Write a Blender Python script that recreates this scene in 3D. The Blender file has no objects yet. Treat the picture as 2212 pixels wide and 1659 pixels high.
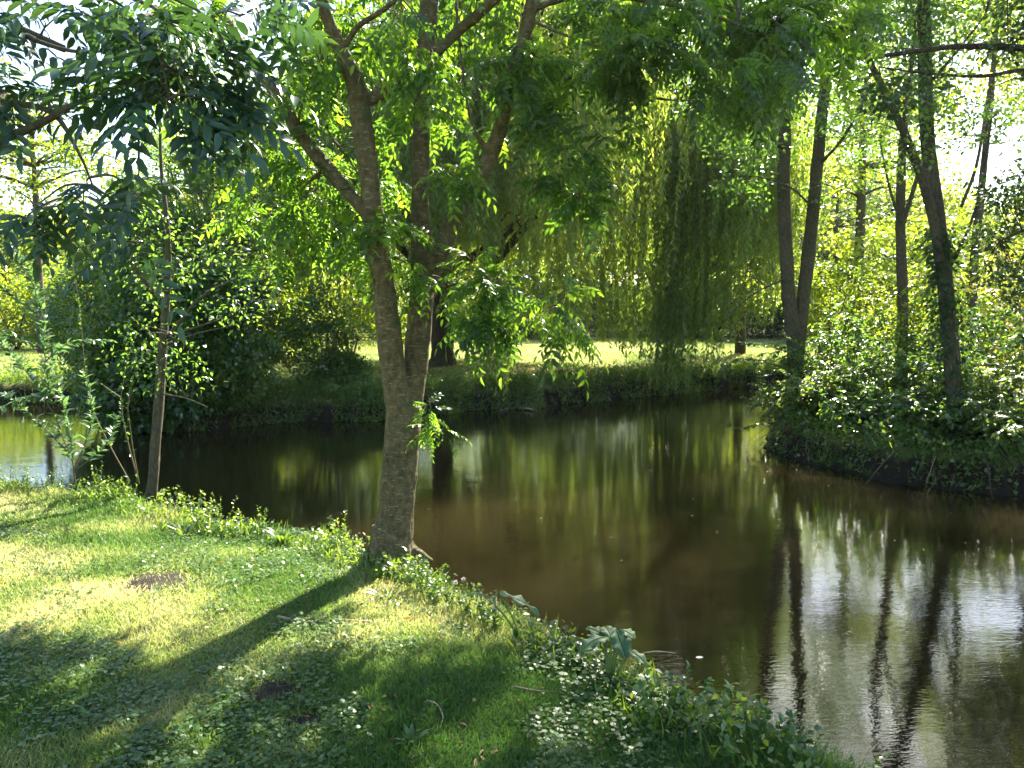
import bpy, math
import numpy as np
from mathutils import Vector

# ------------------------------------------------------------------ camera, sky, sun, exposure
F, CX, CY, HOR = 1700.0, 1106.0, 829.5, 660.0      # focal length and centre in a 2212 px wide frame
CAM_Z = 1.65
PITCH = math.atan((CY - HOR) / F)
SUN_EL, SUN_AZ = math.radians(41), math.radians(24)   # azimuth to the right of +Y
sc = bpy.context.scene
cam = bpy.data.cameras.new("camera"); camo = bpy.data.objects.new("camera", cam)
sc.collection.objects.link(camo); sc.camera = camo
cam.sensor_width = 36; cam.lens = F / 2212 * 36; cam.clip_end = 1000; cam.clip_start = 0.05
camo.location = (0, 0, CAM_Z); camo.rotation_euler = (math.pi / 2 - PITCH, 0, 0)
w = bpy.data.worlds.new("World"); sc.world = w; w.use_nodes = True
nt = w.node_tree; nt.nodes.clear()
sky = nt.nodes.new("ShaderNodeTexSky"); sky.sky_type = 'NISHITA'; sky.sun_disc = False
sky.sun_elevation = SUN_EL; sky.sun_rotation = SUN_AZ; sky.dust_density = 1.0; sky.air_density = 1.0
bg = nt.nodes.new("ShaderNodeBackground"); bg.inputs[1].default_value = 0.078
wo = nt.nodes.new("ShaderNodeOutputWorld")
nt.links.new(sky.outputs[0], bg.inputs[0]); nt.links.new(bg.outputs[0], wo.inputs[0])
sl = bpy.data.lights.new("sun", 'SUN'); sl.energy = 5.0; sl.angle = math.radians(0.53); sl.color = (1, 0.94, 0.82)
so = bpy.data.objects.new("sun", sl); sc.collection.objects.link(so)
SUNV = Vector((math.sin(SUN_AZ) * math.cos(SUN_EL), math.cos(SUN_AZ) * math.cos(SUN_EL), math.sin(SUN_EL)))
so.rotation_euler = SUNV.to_track_quat('Z', 'Y').to_euler()
sc.view_settings.view_transform = 'Standard'; sc.view_settings.look = 'None'
sc.view_settings.exposure = 2.6; sc.view_settings.gamma = 1
sc.cycles.max_bounces = 8; sc.cycles.diffuse_bounces = 4; sc.cycles.glossy_bounces = 3
sc.cycles.transmission_bounces = 5; sc.cycles.sample_clamp_indirect = 6
sc.cycles.use_denoising = True; sc.cycles.caustics_reflective = False

R = np.random.default_rng(7)

# ------------------------------------------------------------------ helpers
def ray(x, y):
    cp, sp = math.cos(PITCH), math.sin(PITCH)
    u = -(y - CY); r = x - CX
    return np.array([r, F * cp + u * sp, -F * sp + u * cp])
def at(x, y, Y):                       # point seen at pixel (x,y) standing Y metres ahead
    d = ray(x, y); t = Y / d[1]
    return np.array([0, 0, CAM_Z]) + d * t
def onz(x, y, z):                      # point seen at pixel (x,y) lying at height z
    d = ray(x, y); t = (z - CAM_Z) / d[2]
    return np.array([0, 0, CAM_Z]) + d * t
def unit(v):
    v = np.asarray(v, float); return v / (np.linalg.norm(v, axis=-1, keepdims=True) + 1e-9)
def rdir(n, rng=R):
    return unit(rng.normal(size=(n, 3)))
def ball(n, rng=R):
    return rdir(n, rng) * rng.random((n, 1)) ** (1 / 3)
_G = {}
def vnoise(x, y, scale, seed=0):
    g = _G.setdefault(seed, np.random.default_rng(1000 + seed).random((64, 64)))
    x = np.asarray(x) / scale + 17.3; y = np.asarray(y) / scale + 9.1
    xi = np.floor(x).astype(int); yi = np.floor(y).astype(int); fx = x - xi; fy = y - yi
    fx = fx * fx * (3 - 2 * fx); fy = fy * fy * (3 - 2 * fy)
    a = g[xi % 64, yi % 64]; b = g[(xi + 1) % 64, yi % 64]; c = g[xi % 64, (yi + 1) % 64]; d = g[(xi + 1) % 64, (yi + 1) % 64]
    return (a * (1 - fx) + b * fx) * (1 - fy) + (c * (1 - fx) + d * fx) * fy
def sstep(a, b, x):
    t = np.clip((x - a) / (b - a), 0, 1); return t * t * (3 - 2 * t)

class Buf:
    def __init__(s): s.v = []; s.l = []; s.n = []; s.r = []; s.m = []; s.k = 0
    def add(s, v, faces, r=None, mi=0):
        v = np.asarray(v, float).reshape(-1, 3); faces = np.asarray(faces, int)
        s.v.append(v); s.l.append((faces + s.k).ravel()); s.n.append(np.full(len(faces), faces.shape[1]))
        s.r.append(np.full(len(faces), .5) if r is None else np.broadcast_to(np.asarray(r, float), (len(faces),)))
        s.m.append(np.full(len(faces), mi)); s.k += len(v); return s
    def build(s, name, mats, parent=None, smooth=True, origin=None):
        me = bpy.data.meshes.new(name)
        if s.v:
            v = np.concatenate(s.v); l = np.concatenate(s.l); n = np.concatenate(s.n)
            o0 = np.zeros(3)
            if parent is not None: o0 = np.array(parent.location)
            elif origin is not None: o0 = np.asarray(origin, float)
            v = v - o0
            me.vertices.add(len(v)); me.vertices.foreach_set("co", v.astype(np.float32).ravel())
            me.loops.add(len(l)); me.loops.foreach_set("vertex_index", l.astype(np.int32))
            me.polygons.add(len(n)); st = np.concatenate([[0], np.cumsum(n)[:-1]]).astype(np.int32)
            me.polygons.foreach_set("loop_start", st)
            try: me.polygons.foreach_set("loop_total", n.astype(np.int32))
            except Exception: pass
            me.polygons.foreach_set("material_index", np.concatenate(s.m).astype(np.int32))
            me.polygons.foreach_set("use_smooth", np.full(len(n), smooth))
            me.update(calc_edges=True)
            a = me.attributes.new("rnd", 'FLOAT', 'FACE'); a.data.foreach_set("value", np.concatenate(s.r).astype(np.float32))
        for m in (mats if isinstance(mats, (list, tuple)) else [mats]): me.materials.append(m)
        o = bpy.data.objects.new(name, me); sc.collection.objects.link(o)
        if parent is not None: o.parent = parent
        elif origin is not None: o.location = tuple(origin)
        return o
def tag(o, label=None, cat=None, group=None, kind=None):
    if label: o["label"] = label
    if cat: o["category"] = cat
    if group: o["group"] = group
    if kind: o["kind"] = kind
    return o
def empty(name, loc, label, cat, group=None):
    o = bpy.data.objects.new(name, None); sc.collection.objects.link(o); o.location = tuple(loc)
    o.empty_display_size = .2
    return tag(o, label, cat, group)

# leaf templates: (u along, v across, w along normal)
T_RHOMB = (np.array([[0, 0, 0], [.42, .5, .06], [1, 0, -.06], [.42, -.5, .06]]), [np.array([[0, 1, 2, 3]])])
T_LEAF = (np.array([[0, 0, 0], [.22, .36, .07], [.25, 0, .02], [.22, -.36, .07], [.6, .40, .03], [.62, 0, -.03], [.6, -.40, .03], [1, 0, -.16]]),
          [np.array([[0, 2, 1], [0, 3, 2], [4, 5, 7], [5, 6, 7]]), np.array([[1, 2, 5, 4], [2, 3, 6, 5]])])
T_BLADE = (np.array([[0, -.5, 0], [0, .5, 0], [.55, .38, .05], [.55, -.38, .05], [1, 0, .28]]), [np.array([[0, 1, 2, 3]]), np.array([[3, 2, 4]])])
_a = np.linspace(0, 2 * np.pi, 9)[:-1] + .39
T_ROUND = (np.stack([.5 - .5 * np.cos(_a) * np.where(np.arange(8) % 8 == 0, .55, 1), .5 * np.sin(_a), .08 * np.abs(np.sin(_a))], 1), [np.array([[7, 6, 5, 4, 3, 2, 1, 0]])])
def leaves(buf, P, D, N, L, Wd, T, r, mi=0):
    P = np.asarray(P, float); n = len(P)
    if n == 0: return
    D = unit(D); S = unit(np.cross(D, N)); N2 = np.cross(S, D)
    L = np.broadcast_to(L, (n,)); Wd = np.broadcast_to(Wd, (n,)); tv, tf = T; k = len(tv)
    V = (P[:, None] + D[:, None] * (tv[None, :, 0:1] * L[:, None, None]) + S[:, None] * (tv[None, :, 1:2] * Wd[:, None, None])
         + N2[:, None] * (tv[None, :, 2:3] * L[:, None, None]))
    off = (np.arange(n) * k)[:, None, None]; base = buf.k
    buf.v.append(V.reshape(-1, 3)); buf.k += n * k
    for f in tf:
        ff = (f[None] + off + base); m = f.shape[0]
        buf.l.append(ff.ravel()); buf.n.append(np.full(n * m, f.shape[1]))
        buf.r.append(np.repeat(np.broadcast_to(r, (n,)), m)); buf.m.append(np.full(n * m, mi))

def smooth_path(p, rad, step=3):
    p = np.asarray(p, float); rad = np.asarray(rad, float); n = len(p)
    if n < 3: return p, rad
    q = np.vstack([2 * p[0] - p[1], p, 2 * p[-1] - p[-2]]); rr = np.concatenate([[rad[0]], rad, [rad[-1]]])
    out = []; ro = []
    for i in range(1, n):
        for j in range(step):
            t = j / step; a, b, c, d = q[i - 1], q[i], q[i + 1], q[i + 2]
            out.append(.5 * ((2 * b) + (-a + c) * t + (2 * a - 5 * b + 4 * c - d) * t * t + (-a + 3 * b - 3 * c + d) * t ** 3))
            ro.append(rr[i] * (1 - t) + rr[i + 1] * t)
    out.append(p[-1]); ro.append(rad[-1])
    return np.array(out), np.array(ro)
def tube(buf, p, rad, sides=6, step=3, mi=0, wob=0.0, rng=R, cap=True):
    p, rad = smooth_path(p, rad, step); n = len(p)
    t = unit(np.gradient(p, axis=0)); ref = np.array([0, 0, 1.]) if abs(t[0, 2]) < .9 else np.array([1., 0, 0])
    a = unit(np.cross(t[0], ref)); V = []
    ang = np.linspace(0, 2 * np.pi, sides + 1)[:-1]
    for i in range(n):
        a = unit(a - t[i] * np.dot(a, t[i])); b = np.cross(t[i], a)
        rr = rad[i] * (1 + wob * rng.normal(size=sides)) if wob else rad[i]
        V.append(p[i] + (np.cos(ang) * rr)[:, None] * a + (np.sin(ang) * rr)[:, None] * b)
    V = np.concatenate(V); i = np.arange(n - 1)[:, None] * sides; j = np.arange(sides)[None]; j2 = (j + 1) % sides
    f = np.stack([i + j, i + j2, i + sides + j2, i + sides + j], -1).reshape(-1, 4)
    buf.add(V, f, None, mi)
    if cap and sides > 4:
        buf.l.append(buf.k - sides + np.arange(sides)); buf.l.append(buf.k - len(V) + np.arange(sides)[::-1])
        for _ in range(2): buf.n.append(np.array([sides])); buf.r.append(np.array([.5])); buf.m.append(np.array([mi]))

# ------------------------------------------------------------------ materials
def newmat(name):
    m = bpy.data.materials.new(name); m.use_nodes = True; t = m.node_tree; t.nodes.clear()
    return m, t, (lambda k: t.nodes.new("ShaderNode" + k)), t.links.new
def ramp(N, stops):
    r = N("ValToRGB"); e = r.color_ramp.elements
    while len(e) < len(stops): e.new(.5)
    for k, (p, c) in enumerate(stops): e[k].position = p; e[k].color = (*c, 1)
    return r
def leaf_mat(name, cols, trans=1.0, tf=.5, rough=.38, spec=.5, tcol=None):
    """cols: colours from darkest to palest leaf; trans multiplies them for light passing through"""
    m, t, N, Lk = newmat(name)
    at_ = N("Attribute"); at_.attribute_name = "rnd"
    r = ramp(N, [(i / (len(cols) - 1), c) for i, c in enumerate(cols)]); Lk(at_.outputs["Fac"], r.inputs[0])
    p = N("BsdfPrincipled"); p.inputs["Roughness"].default_value = rough; p.inputs["Specular IOR Level"].default_value = spec
    Lk(r.outputs[0], p.inputs["Base Color"])
    tr = N("BsdfTranslucent"); mx = N("Mix"); mx.data_type = 'RGBA'; mx.blend_type = 'MULTIPLY'; mx.inputs[0].default_value = 1
    Lk(r.outputs[0], mx.inputs[6]); mx.inputs[7].default_value = (*(tcol or (4.4 * trans, 3.6 * trans, 1.1 * trans)), 1)
    Lk(mx.outputs[2], tr.inputs[0])
    ms = N("MixShader"); ms.inputs[0].default_value = tf
    Lk(p.outputs[0], ms.inputs[1]); Lk(tr.outputs[0], ms.inputs[2])
    o = N("OutputMaterial"); Lk(ms.outputs[0], o.inputs[0]); return m
def bark_mat(name, c1, c2, c3, sc_=(6, 6, 1.5), bump=.6, lent=0.0, rough=.85, bscale=1.0):
    m, t, N, Lk = newmat(name)
    g = N("TexCoord"); mp = N("Mapping"); mp.inputs["Scale"].default_value = sc_; Lk(g.outputs["Object"], mp.inputs[0])
    n1 = N("TexNoise"); n1.inputs["Scale"].default_value = 4 * bscale; n1.inputs["Detail"].default_value = 8; n1.inputs["Roughness"].default_value = .7
    Lk(mp.outputs[0], n1.inputs[0])
    n2 = N("TexNoise"); n2.inputs["Scale"].default_value = 2.2; n2.inputs["Detail"].default_value = 4; Lk(g.outputs["Object"], n2.inputs[0])
    r1 = ramp(N, [(.32, c1), (.5, c2), (.7, c3)]); Lk(n1.outputs[0], r1.inputs[0])
    mx = N("Mix"); mx.data_type = 'RGBA'; mx.blend_type = 'OVERLAY'; mx.inputs[0].default_value = .55
    r2 = ramp(N, [(.35, (.3, .33, .28)), (.65, (.68, .62, .55))]); Lk(n2.outputs[0], r2.inputs[0])
    Lk(r1.outputs[0], mx.inputs[6]); Lk(r2.outputs[0], mx.inputs[7])
    col = mx.outputs[2]; hgt = n1.outputs[0]
    if lent:                            # pale short horizontal lenticels and scabs
        mp2 = N("Mapping"); mp2.inputs["Scale"].default_value = (14, 14, 62); Lk(g.outputs["Object"], mp2.inputs[0])
        n3 = N("TexNoise"); n3.inputs["Scale"].default_value = 1.6; n3.inputs["Detail"].default_value = 3; Lk(mp2.outputs[0], n3.inputs[0])
        r3 = ramp(N, [(.60, (0, 0, 0)), (.68, (1, 1, 1))]); Lk(n3.outputs[0], r3.inputs[0])
        m3 = N("Mix"); m3.data_type = 'RGBA'; ml = N("Math"); ml.operation = 'MULTIPLY'; ml.inputs[1].default_value = lent
        Lk(r3.outputs[0], ml.inputs[0]); Lk(ml.outputs[0], m3.inputs[0]); Lk(col, m3.inputs[6]); m3.inputs[7].default_value = (.30, .26, .16, 1)
        col = m3.outputs[2]
        mp4 = N("Mapping"); mp4.inputs["Scale"].default_value = (7, 7, 26); Lk(g.outputs["Object"], mp4.inputs[0])
        n4 = N("TexNoise"); n4.inputs["Scale"].default_value = 2.0; n4.inputs["Detail"].default_value = 5; Lk(mp4.outputs[0], n4.inputs[0])
        ad = N("Math"); ad.operation = 'ADD'; Lk(n1.outputs[0], ad.inputs[0]); Lk(n4.outputs[0], ad.inputs[1]); hgt = ad.outputs[0]
    n6 = N("TexNoise"); n6.inputs["Scale"].default_value = 5.5; n6.inputs["Detail"].default_value = 7; n6.inputs["Roughness"].default_value = .65; Lk(g.outputs["Object"], n6.inputs[0])
    r6 = ramp(N, [(.54, (0, 0, 0)), (.66, (.75, .75, .75))]); Lk(n6.outputs[0], r6.inputs[0])
    m6 = N("Mix"); m6.data_type = 'RGBA'; Lk(r6.outputs[0], m6.inputs[0]); Lk(col, m6.inputs[6]); m6.inputs[7].default_value = (.065, .078, .030, 1); col = m6.outputs[2]
    b = N("Bump"); b.inputs["Strength"].default_value = bump; b.inputs["Distance"].default_value = .02; Lk(hgt, b.inputs["Height"])
    p = N("BsdfPrincipled"); p.inputs["Roughness"].default_value = rough; p.inputs["Specular IOR Level"].default_value = .2
    Lk(col, p.inputs["Base Color"]); Lk(b.outputs[0], p.inputs["Normal"])
    o = N("OutputMaterial"); Lk(p.outputs[0], o.inputs[0]); return m

M = {}
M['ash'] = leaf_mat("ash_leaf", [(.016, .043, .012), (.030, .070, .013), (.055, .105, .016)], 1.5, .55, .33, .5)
M['ash_near'] = leaf_mat("shaded_ash_leaf", [(.016, .045, .026), (.024, .066, .034), (.036, .085, .036)], .7, .26, .38, .5)  # ash leaf copy with shade put into its colour and low translucency
M['willow'] = leaf_mat("willow_leaf", [(.040, .080, .030), (.090, .145, .045), (.17, .22, .06)], 1.15, .52, .36, .7)
M['bush'] = leaf_mat("shrub_leaf", [(.022, .058, .020), (.040, .092, .026), (.075, .135, .032)], 1.2, .46, .30, .85)
M['bright'] = leaf_mat("woodland_leaf", [(.045, .09, .018), (.085, .14, .022), (.15, .19, .03)], 1.0, .5, .42, .45)
M['dark'] = leaf_mat("dark_tree_leaf", [(.014, .034, .016), (.025, .055, .02), (.04, .08, .02)], .9, .35, .4, .5)
M['autumn'] = leaf_mat("yellowing_leaf", [(.06, .11, .02), (.12, .16, .03), (.20, .17, .035)], .9, .45, .45, .4)
M['herb'] = leaf_mat("herb_leaf", [(.035, .08, .02), (.07, .13, .03), (.13, .18, .05)], .9, .42, .34, .7)
M['dock'] = leaf_mat("dock_leaf", [(.035, .085, .035), (.055, .115, .042), (.08, .14, .05)], .8, .3, .55, .3)
M['grass'] = leaf_mat("grass_blade", [(.05, .11, .022), (.12, .19, .045), (.28, .30, .13), (.44, .41, .25)], .75, .38, .45, .4, (2.3, 2.2, 1.4))
M['clover'] = leaf_mat("clover_leaf", [(.030, .080, .020), (.055, .115, .028), (.10, .155, .045)], .8, .35, .42, .45)
M['litter'] = leaf_mat("dead_leaf", [(.10, .045, .02), (.25, .12, .04), (.35, .22, .10)], .5, .2, .6, .3)
M['flower'] = leaf_mat("mint_flower", [(.45, .36, .55), (.6, .5, .68)], .4, .2, .6, .3)
M['bark_ash'] = bark_mat("ash_bark", (.052, .041, .019), (.108, .084, .040), (.185, .148, .078), (7, 7, 5), .5, .55)
M['bark_grey'] = bark_mat("grey_bark", (.04, .034, .024), (.08, .068, .045), (.14, .12, .08), (10, 10, 5), .7)
M['bark_dark'] = bark_mat("willow_bark", (.018, .013, .009), (.05, .038, .026), (.10, .078, .055), (9, 9, 1.6), 1.0)
M['twig'] = bark_mat("twig_bark", (.05, .045, .03), (.10, .085, .05), (.16, .13, .08), (20, 20, 20), .3)
M['stick'] = bark_mat("dead_wood", (.18, .14, .10), (.30, .24, .17), (.42, .36, .27), (20, 20, 20), .3)
M['root'] = bark_mat("root", (.03, .02, .012), (.06, .042, .025), (.12, .09, .055), (20, 20, 20), .3)
M['soil'] = bark_mat("bare_soil", (.010, .008, .006), (.025, .018, .013), (.05, .038, .028), (14, 14, 14), 1.0)

def ground_mat():
    m, t, N, Lk = newmat("lawn_ground")
    g = N("NewGeometry"); sx = N("SeparateXYZ"); Lk(g.outputs["Position"], sx.inputs[0])
    n1 = N("TexNoise"); n1.inputs["Scale"].default_value = .9; n1.inputs["Detail"].default_value = 6; Lk(g.outputs["Position"], n1.inputs[0])
    n2 = N("TexNoise"); n2.inputs["Scale"].default_value = 22; n2.inputs["Detail"].default_value = 6; n2.inputs["Roughness"].default_value = .75; Lk(g.outputs["Position"], n2.inputs[0])
    r1 = ramp(N, [(.35, (.075, .125, .025)), (.52, (.14, .165, .045)), (.68, (.23, .20, .09))]); Lk(n1.outputs[0], r1.inputs[0])
    r2 = ramp(N, [(.3, (.35, .35, .3)), (.7, (1.25, 1.25, 1.2))]); Lk(n2.outputs[0], r2.inputs[0])
    mu = N("Mix"); mu.data_type = 'RGBA'; mu.blend_type = 'MULTIPLY'; mu.inputs[0].default_value = 1; Lk(r1.outputs[0], mu.inputs[6]); Lk(r2.outputs[0], mu.inputs[7])
    # bank soil below the turf
    n3 = N("TexNoise"); n3.inputs["Scale"].default_value = 5; Lk(g.outputs["Position"], n3.inputs[0])
    ma = N("Math"); ma.operation = 'MULTIPLY_ADD'; ma.inputs[1].default_value = .22; Lk(n3.outputs[0], ma.inputs[0]); Lk(sx.outputs[2], ma.inputs[2])
    mr = N("MapRange"); mr.inputs[1].default_value = -.12; mr.inputs[2].default_value = -.02; Lk(ma.outputs[0], mr.inputs[0])
    m2 = N("Mix"); m2.data_type = 'RGBA'; Lk(mr.outputs[0], m2.inputs[0]); m2.inputs[6].default_value = (.022, .016, .010, 1); Lk(mu.outputs[2], m2.inputs[7])
    b = N("Bump"); b.inputs["Strength"].default_value = .9; b.inputs["Distance"].default_value = .05; Lk(n2.outputs[0], b.inputs["Height"])
    p = N("BsdfPrincipled"); p.inputs["Roughness"].default_value = .9; p.inputs["Specular IOR Level"].default_value = .15
    Lk(m2.outputs[2], p.inputs["Base Color"]); Lk(b.outputs[0], p.inputs["Normal"])
    o = N("OutputMaterial"); Lk(p.outputs[0], o.inputs[0]); return m
def water_mat():
    m, t, N, Lk = newmat("turbid_water")
    g = N("NewGeometry")
    def nz(s, scale, det=3):
        mp = N("Mapping"); mp.inputs["Scale"].default_value = s; mp.inputs["Rotation"].default_value = (0, 0, .12); Lk(g.outputs["Position"], mp.inputs[0])
        n = N("TexNoise"); n.inputs["Scale"].default_value = scale; n.inputs["Detail"].default_value = det; Lk(mp.outputs[0], n.inputs[0]); return n
    a = nz((1, 2.8, 1), 12.0, 2); b_ = nz((1, 1.6, 1), 2.2, 2)
    # ripples are stronger in the gusty places
    pat = nz((1, 1, 1), .35, 1); pr = N("MapRange"); pr.inputs[1].default_value = .35; pr.inputs[2].default_value = .65; pr.inputs[3].default_value = .35; pr.inputs[4].default_value = 1.0
    Lk(pat.outputs[0], pr.inputs[0])
    ml = N("Math"); ml.operation = 'MULTIPLY'; Lk(a.outputs[0], ml.inputs[0]); Lk(pr.outputs[0], ml.inputs[1])
    c_ = nz((1, 2.2, 1), 34.0, 2); m0 = N("Math"); m0.operation = 'MULTIPLY_ADD'; m0.inputs[1].default_value = .28; Lk(c_.outputs[0], m0.inputs[0]); Lk(ml.outputs[0], m0.inputs[2]); ml = m0
    m2 = N("Math"); m2.operation = 'MULTIPLY_ADD'; m2.inputs[1].default_value = 2.2; Lk(b_.outputs[0], m2.inputs[0]); Lk(ml.outputs[0], m2.inputs[2])
    bp = N("Bump"); bp.inputs["Strength"].default_value = .5; bp.inputs["Distance"].default_value = .0019; Lk(m2.outputs[0], bp.inputs["Height"])
    p = N("BsdfPrincipled"); p.inputs["Roughness"].default_value = .0; p.inputs["IOR"].default_value = 1.62
    sed = nz((1, 1, 1), .25, 2); rs = ramp(N, [(.35, (.009, .0072, .0028)), (.65, (.018, .0135, .0052))])
    p.inputs["Subsurface Weight"].default_value = 1.0; p.subsurface_method = 'BURLEY'
    p.inputs["Subsurface Radius"].default_value = (1, .8, .5); p.inputs["Subsurface Scale"].default_value = .7; Lk(sed.outputs[0], rs.inputs[0])
    Lk(rs.outputs[0], p.inputs["Base Color"])
    Lk(bp.outputs[0], p.inputs["Normal"])
    o = N("OutputMaterial"); Lk(p.outputs[0], o.inputs[0]); return m
M['ground'] = ground_mat(); M['water'] = water_mat()

# ------------------------------------------------------------------ ground and water
WZ = -0.5
near = [onz(x, y, -.10)[:2] for x, y in [(-1500, 1030), (-300, 1030), (0, 1040), (160, 1045), (330, 1062), (430, 1098), (520, 1125), (700, 1143), (800, 1165),
        (900, 1218), (1000, 1245), (1100, 1292), (1180, 1322), (1260, 1358), (1400, 1425), (1530, 1500), (1700, 1562), (1850, 1640), (1960, 1700), (2300, 1900), (3400, 2500)]]
far = [onz(x, y, WZ)[:2] for x, y in [(6000, 826), (3000, 828), (2300, 828), (1950, 829), (1700, 833), (1600, 838), (1500, 849), (1400, 856), (1250, 871), (1150, 885),
        (1060, 886), (940, 896), (830, 908), (600, 914), (480, 927), (350, 936), (235, 925), (195, 900), (215, 872)]]
far_left = [onz(x, y, WZ)[:2] for x, y in [(330, 862), (180, 868), (0, 872), (-300, 878), (-2500, 880)]]
W_POLY = np.array(near + far + far_left)
ISL = np.array([onz(x, y, WZ)[:2] for x, y in [(1648, 968), (1700, 988), (1830, 1015), (1920, 1042), (2050, 1060), (2212, 1072), (2600, 1100), (4200, 1150),
        (5200, 905), (3000, 880), (2300, 874), (1950, 878), (1760, 895), (1675, 930)]])
def pdist(px, py, poly):
    a = poly; b = np.roll(poly, -1, 0); d = np.full(px.shape, 1e9); ins = np.zeros(px.shape, bool)
    for (x0, y0), (x1, y1) in zip(a, b):
        dx, dy = x1 - x0, y1 - y0; t = np.clip(((px - x0) * dx + (py - y0) * dy) / (dx * dx + dy * dy + 1e-12), 0, 1)
        d = np.minimum(d, np.hypot(px - x0 - t * dx, py - y0 - t * dy))
        if y0 != y1:
            ins ^= ((y0 > py) != (y1 > py)) & (px < (x1 - x0) * (py - y0) / (y1 - y0) + x0)
    return np.where(ins, -d, d)
def landd(x, y):
    x = np.asarray(x, float); y = np.asarray(y, float)
    d = pdist(x, y, W_POLY); i = pdist(x, y, ISL)          # >0 land outside the water; island: i<0 inside
    return np.maximum(d, -i) + (.10 + .16 * (y > 7.5)) * (vnoise(x, y, .55, 3) - .5) + .06 * (vnoise(x, y, .2, 4) - .5)
def hgt(x, y):
    x = np.asarray(x, float); y = np.asarray(y, float); d = landd(x, y)
    z = WZ + .40 * sstep(0, .30, d) + .07 * sstep(.25, 1.3, d) - .9 * sstep(0, 1.5, -d)
    z = z + sstep(.2, .9, d) * (.10 * (vnoise(x, y, 2.6, 5) - .5) + .03 * (vnoise(x, y, .6, 6) - .5))
    return z + np.where(y > 30, .0015 * (np.maximum(y, 30) - 30) ** 1.3, 0)
def gz(x, y): return float(hgt(np.array([x]), np.array([y]))[0])
def stretch(*segs):
    out = []
    for a, b, s in segs: out.append(np.arange(a, b, s))
    return np.concatenate(out + [[segs[-1][1]]])
gx = stretch((-220, -60, 16), (-60, -20, 2), (-20, -8, .35), (-8, 6, .075), (6, 20, .3), (20, 60, 2), (60, 220, 16))
gy = stretch((-40, -4, 3), (-4, 2, .3), (2, 9, .075), (9, 22, .12), (22, 40, .6), (40, 100, 3), (100, 400, 25))
X, Y = np.meshgrid(gx, gy); Z = hgt(X, Y)
nx, ny = len(gx), len(gy); i = (np.arange(ny - 1)[:, None] * nx + np.arange(nx - 1)[None]).ravel()
b = Buf(); b.add(np.stack([X, Y, Z], -1).reshape(-1, 3), np.stack([i, i + 1, i + 1 + nx, i + nx], 1))
tag(b.build("ground", M['ground']), kind="structure")
b = Buf(); b.add([(-200, -40, WZ), (200, -40, WZ), (200, 120, WZ), (-200, 120, WZ)], [[0, 1, 2, 3]])
tag(b.build("water", M['water']), kind="structure")

# ------------------------------------------------------------------ trees
def crown_leaves(buf, centers, rads, per, L, Wd, rng, T=T_RHOMB, flat=.6, droop=.3, tint=None, up=.9):
    """leaf clumps: every centre gets `per` leaves scattered round it, drooping at the rim"""
    n = len(centers); per = np.broadcast_to(per, (n,)).astype(int); idx = np.repeat(np.arange(n), per); m = len(idx)
    o = ball(m, rng) * np.array([1, 1, flat]); P = np.asarray(centers)[idx] + o * np.asarray(np.broadcast_to(rads, (n,)))[idx][:, None]
    D = unit(o * np.array([1, 1, .4]) + rng.normal(size=(m, 3)) * .55 + np.array([0, 0, -droop]))
    N_ = unit(rng.normal(size=(m, 3)) * .55 + np.array([0, 0, up]))
    s = rng.uniform(.65, 1.2, m)
    tn = (rng.random(n) * .6)[idx] + rng.random(m) * .4 if tint is None else np.clip(tint[idx] + rng.random(m) * .35 - .17, 0, 1)
    leaves(buf, P, D, N_, L * s, Wd * s, T, tn)

def make_tree(name, label, cat, base, paths, clumps, crad, per, L, Wd, leafm, barkm, group=None, seed=0, flat=.6, droop=.3, T=T_RHOMB, limb=True, limb_r=.02, sides=7, up=.9):
    rng = np.random.default_rng(seed)
    root = empty(name, base, label, cat, group)
    tb = Buf(); pts = []
    for p, r in paths:
        tube(tb, p, r, sides, 3, wob=.04, rng=rng); q, _ = smooth_path(p, r, 4); pts.append(q)
    pts = np.concatenate(pts); clumps = np.asarray(clumps)
    if limb:
        for c in clumps:                # thin branch from the wood to each leaf clump
            d = np.linalg.norm(pts - c, axis=1) + np.maximum(0, pts[:, 2] - c[2]) * 1.2
            k = pts[np.argmin(d)]; mid = (k + c) / 2 + np.array([0, 0, .08 * np.linalg.norm(c - k)]) + rng.normal(size=3) * .06 * np.linalg.norm(c - k)
            tube(tb, [k, mid, c], [limb_r, limb_r * .7, limb_r * .3], 4, 2, cap=False)
    tb.build("trunk", barkm, root)
    cb = Buf(); crown_leaves(cb, clumps, crad, per, L, Wd, rng, T, flat, droop, up=up); cb.build("crown", leafm, root)
    return root
def ell(n, c, r, rng, hollow=.35):
    d = rdir(n, rng); t = (hollow + (1 - hollow) * rng.random((n, 1)) ** .6)
    return np.asarray(c) + d * t * np.asarray(r)

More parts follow.
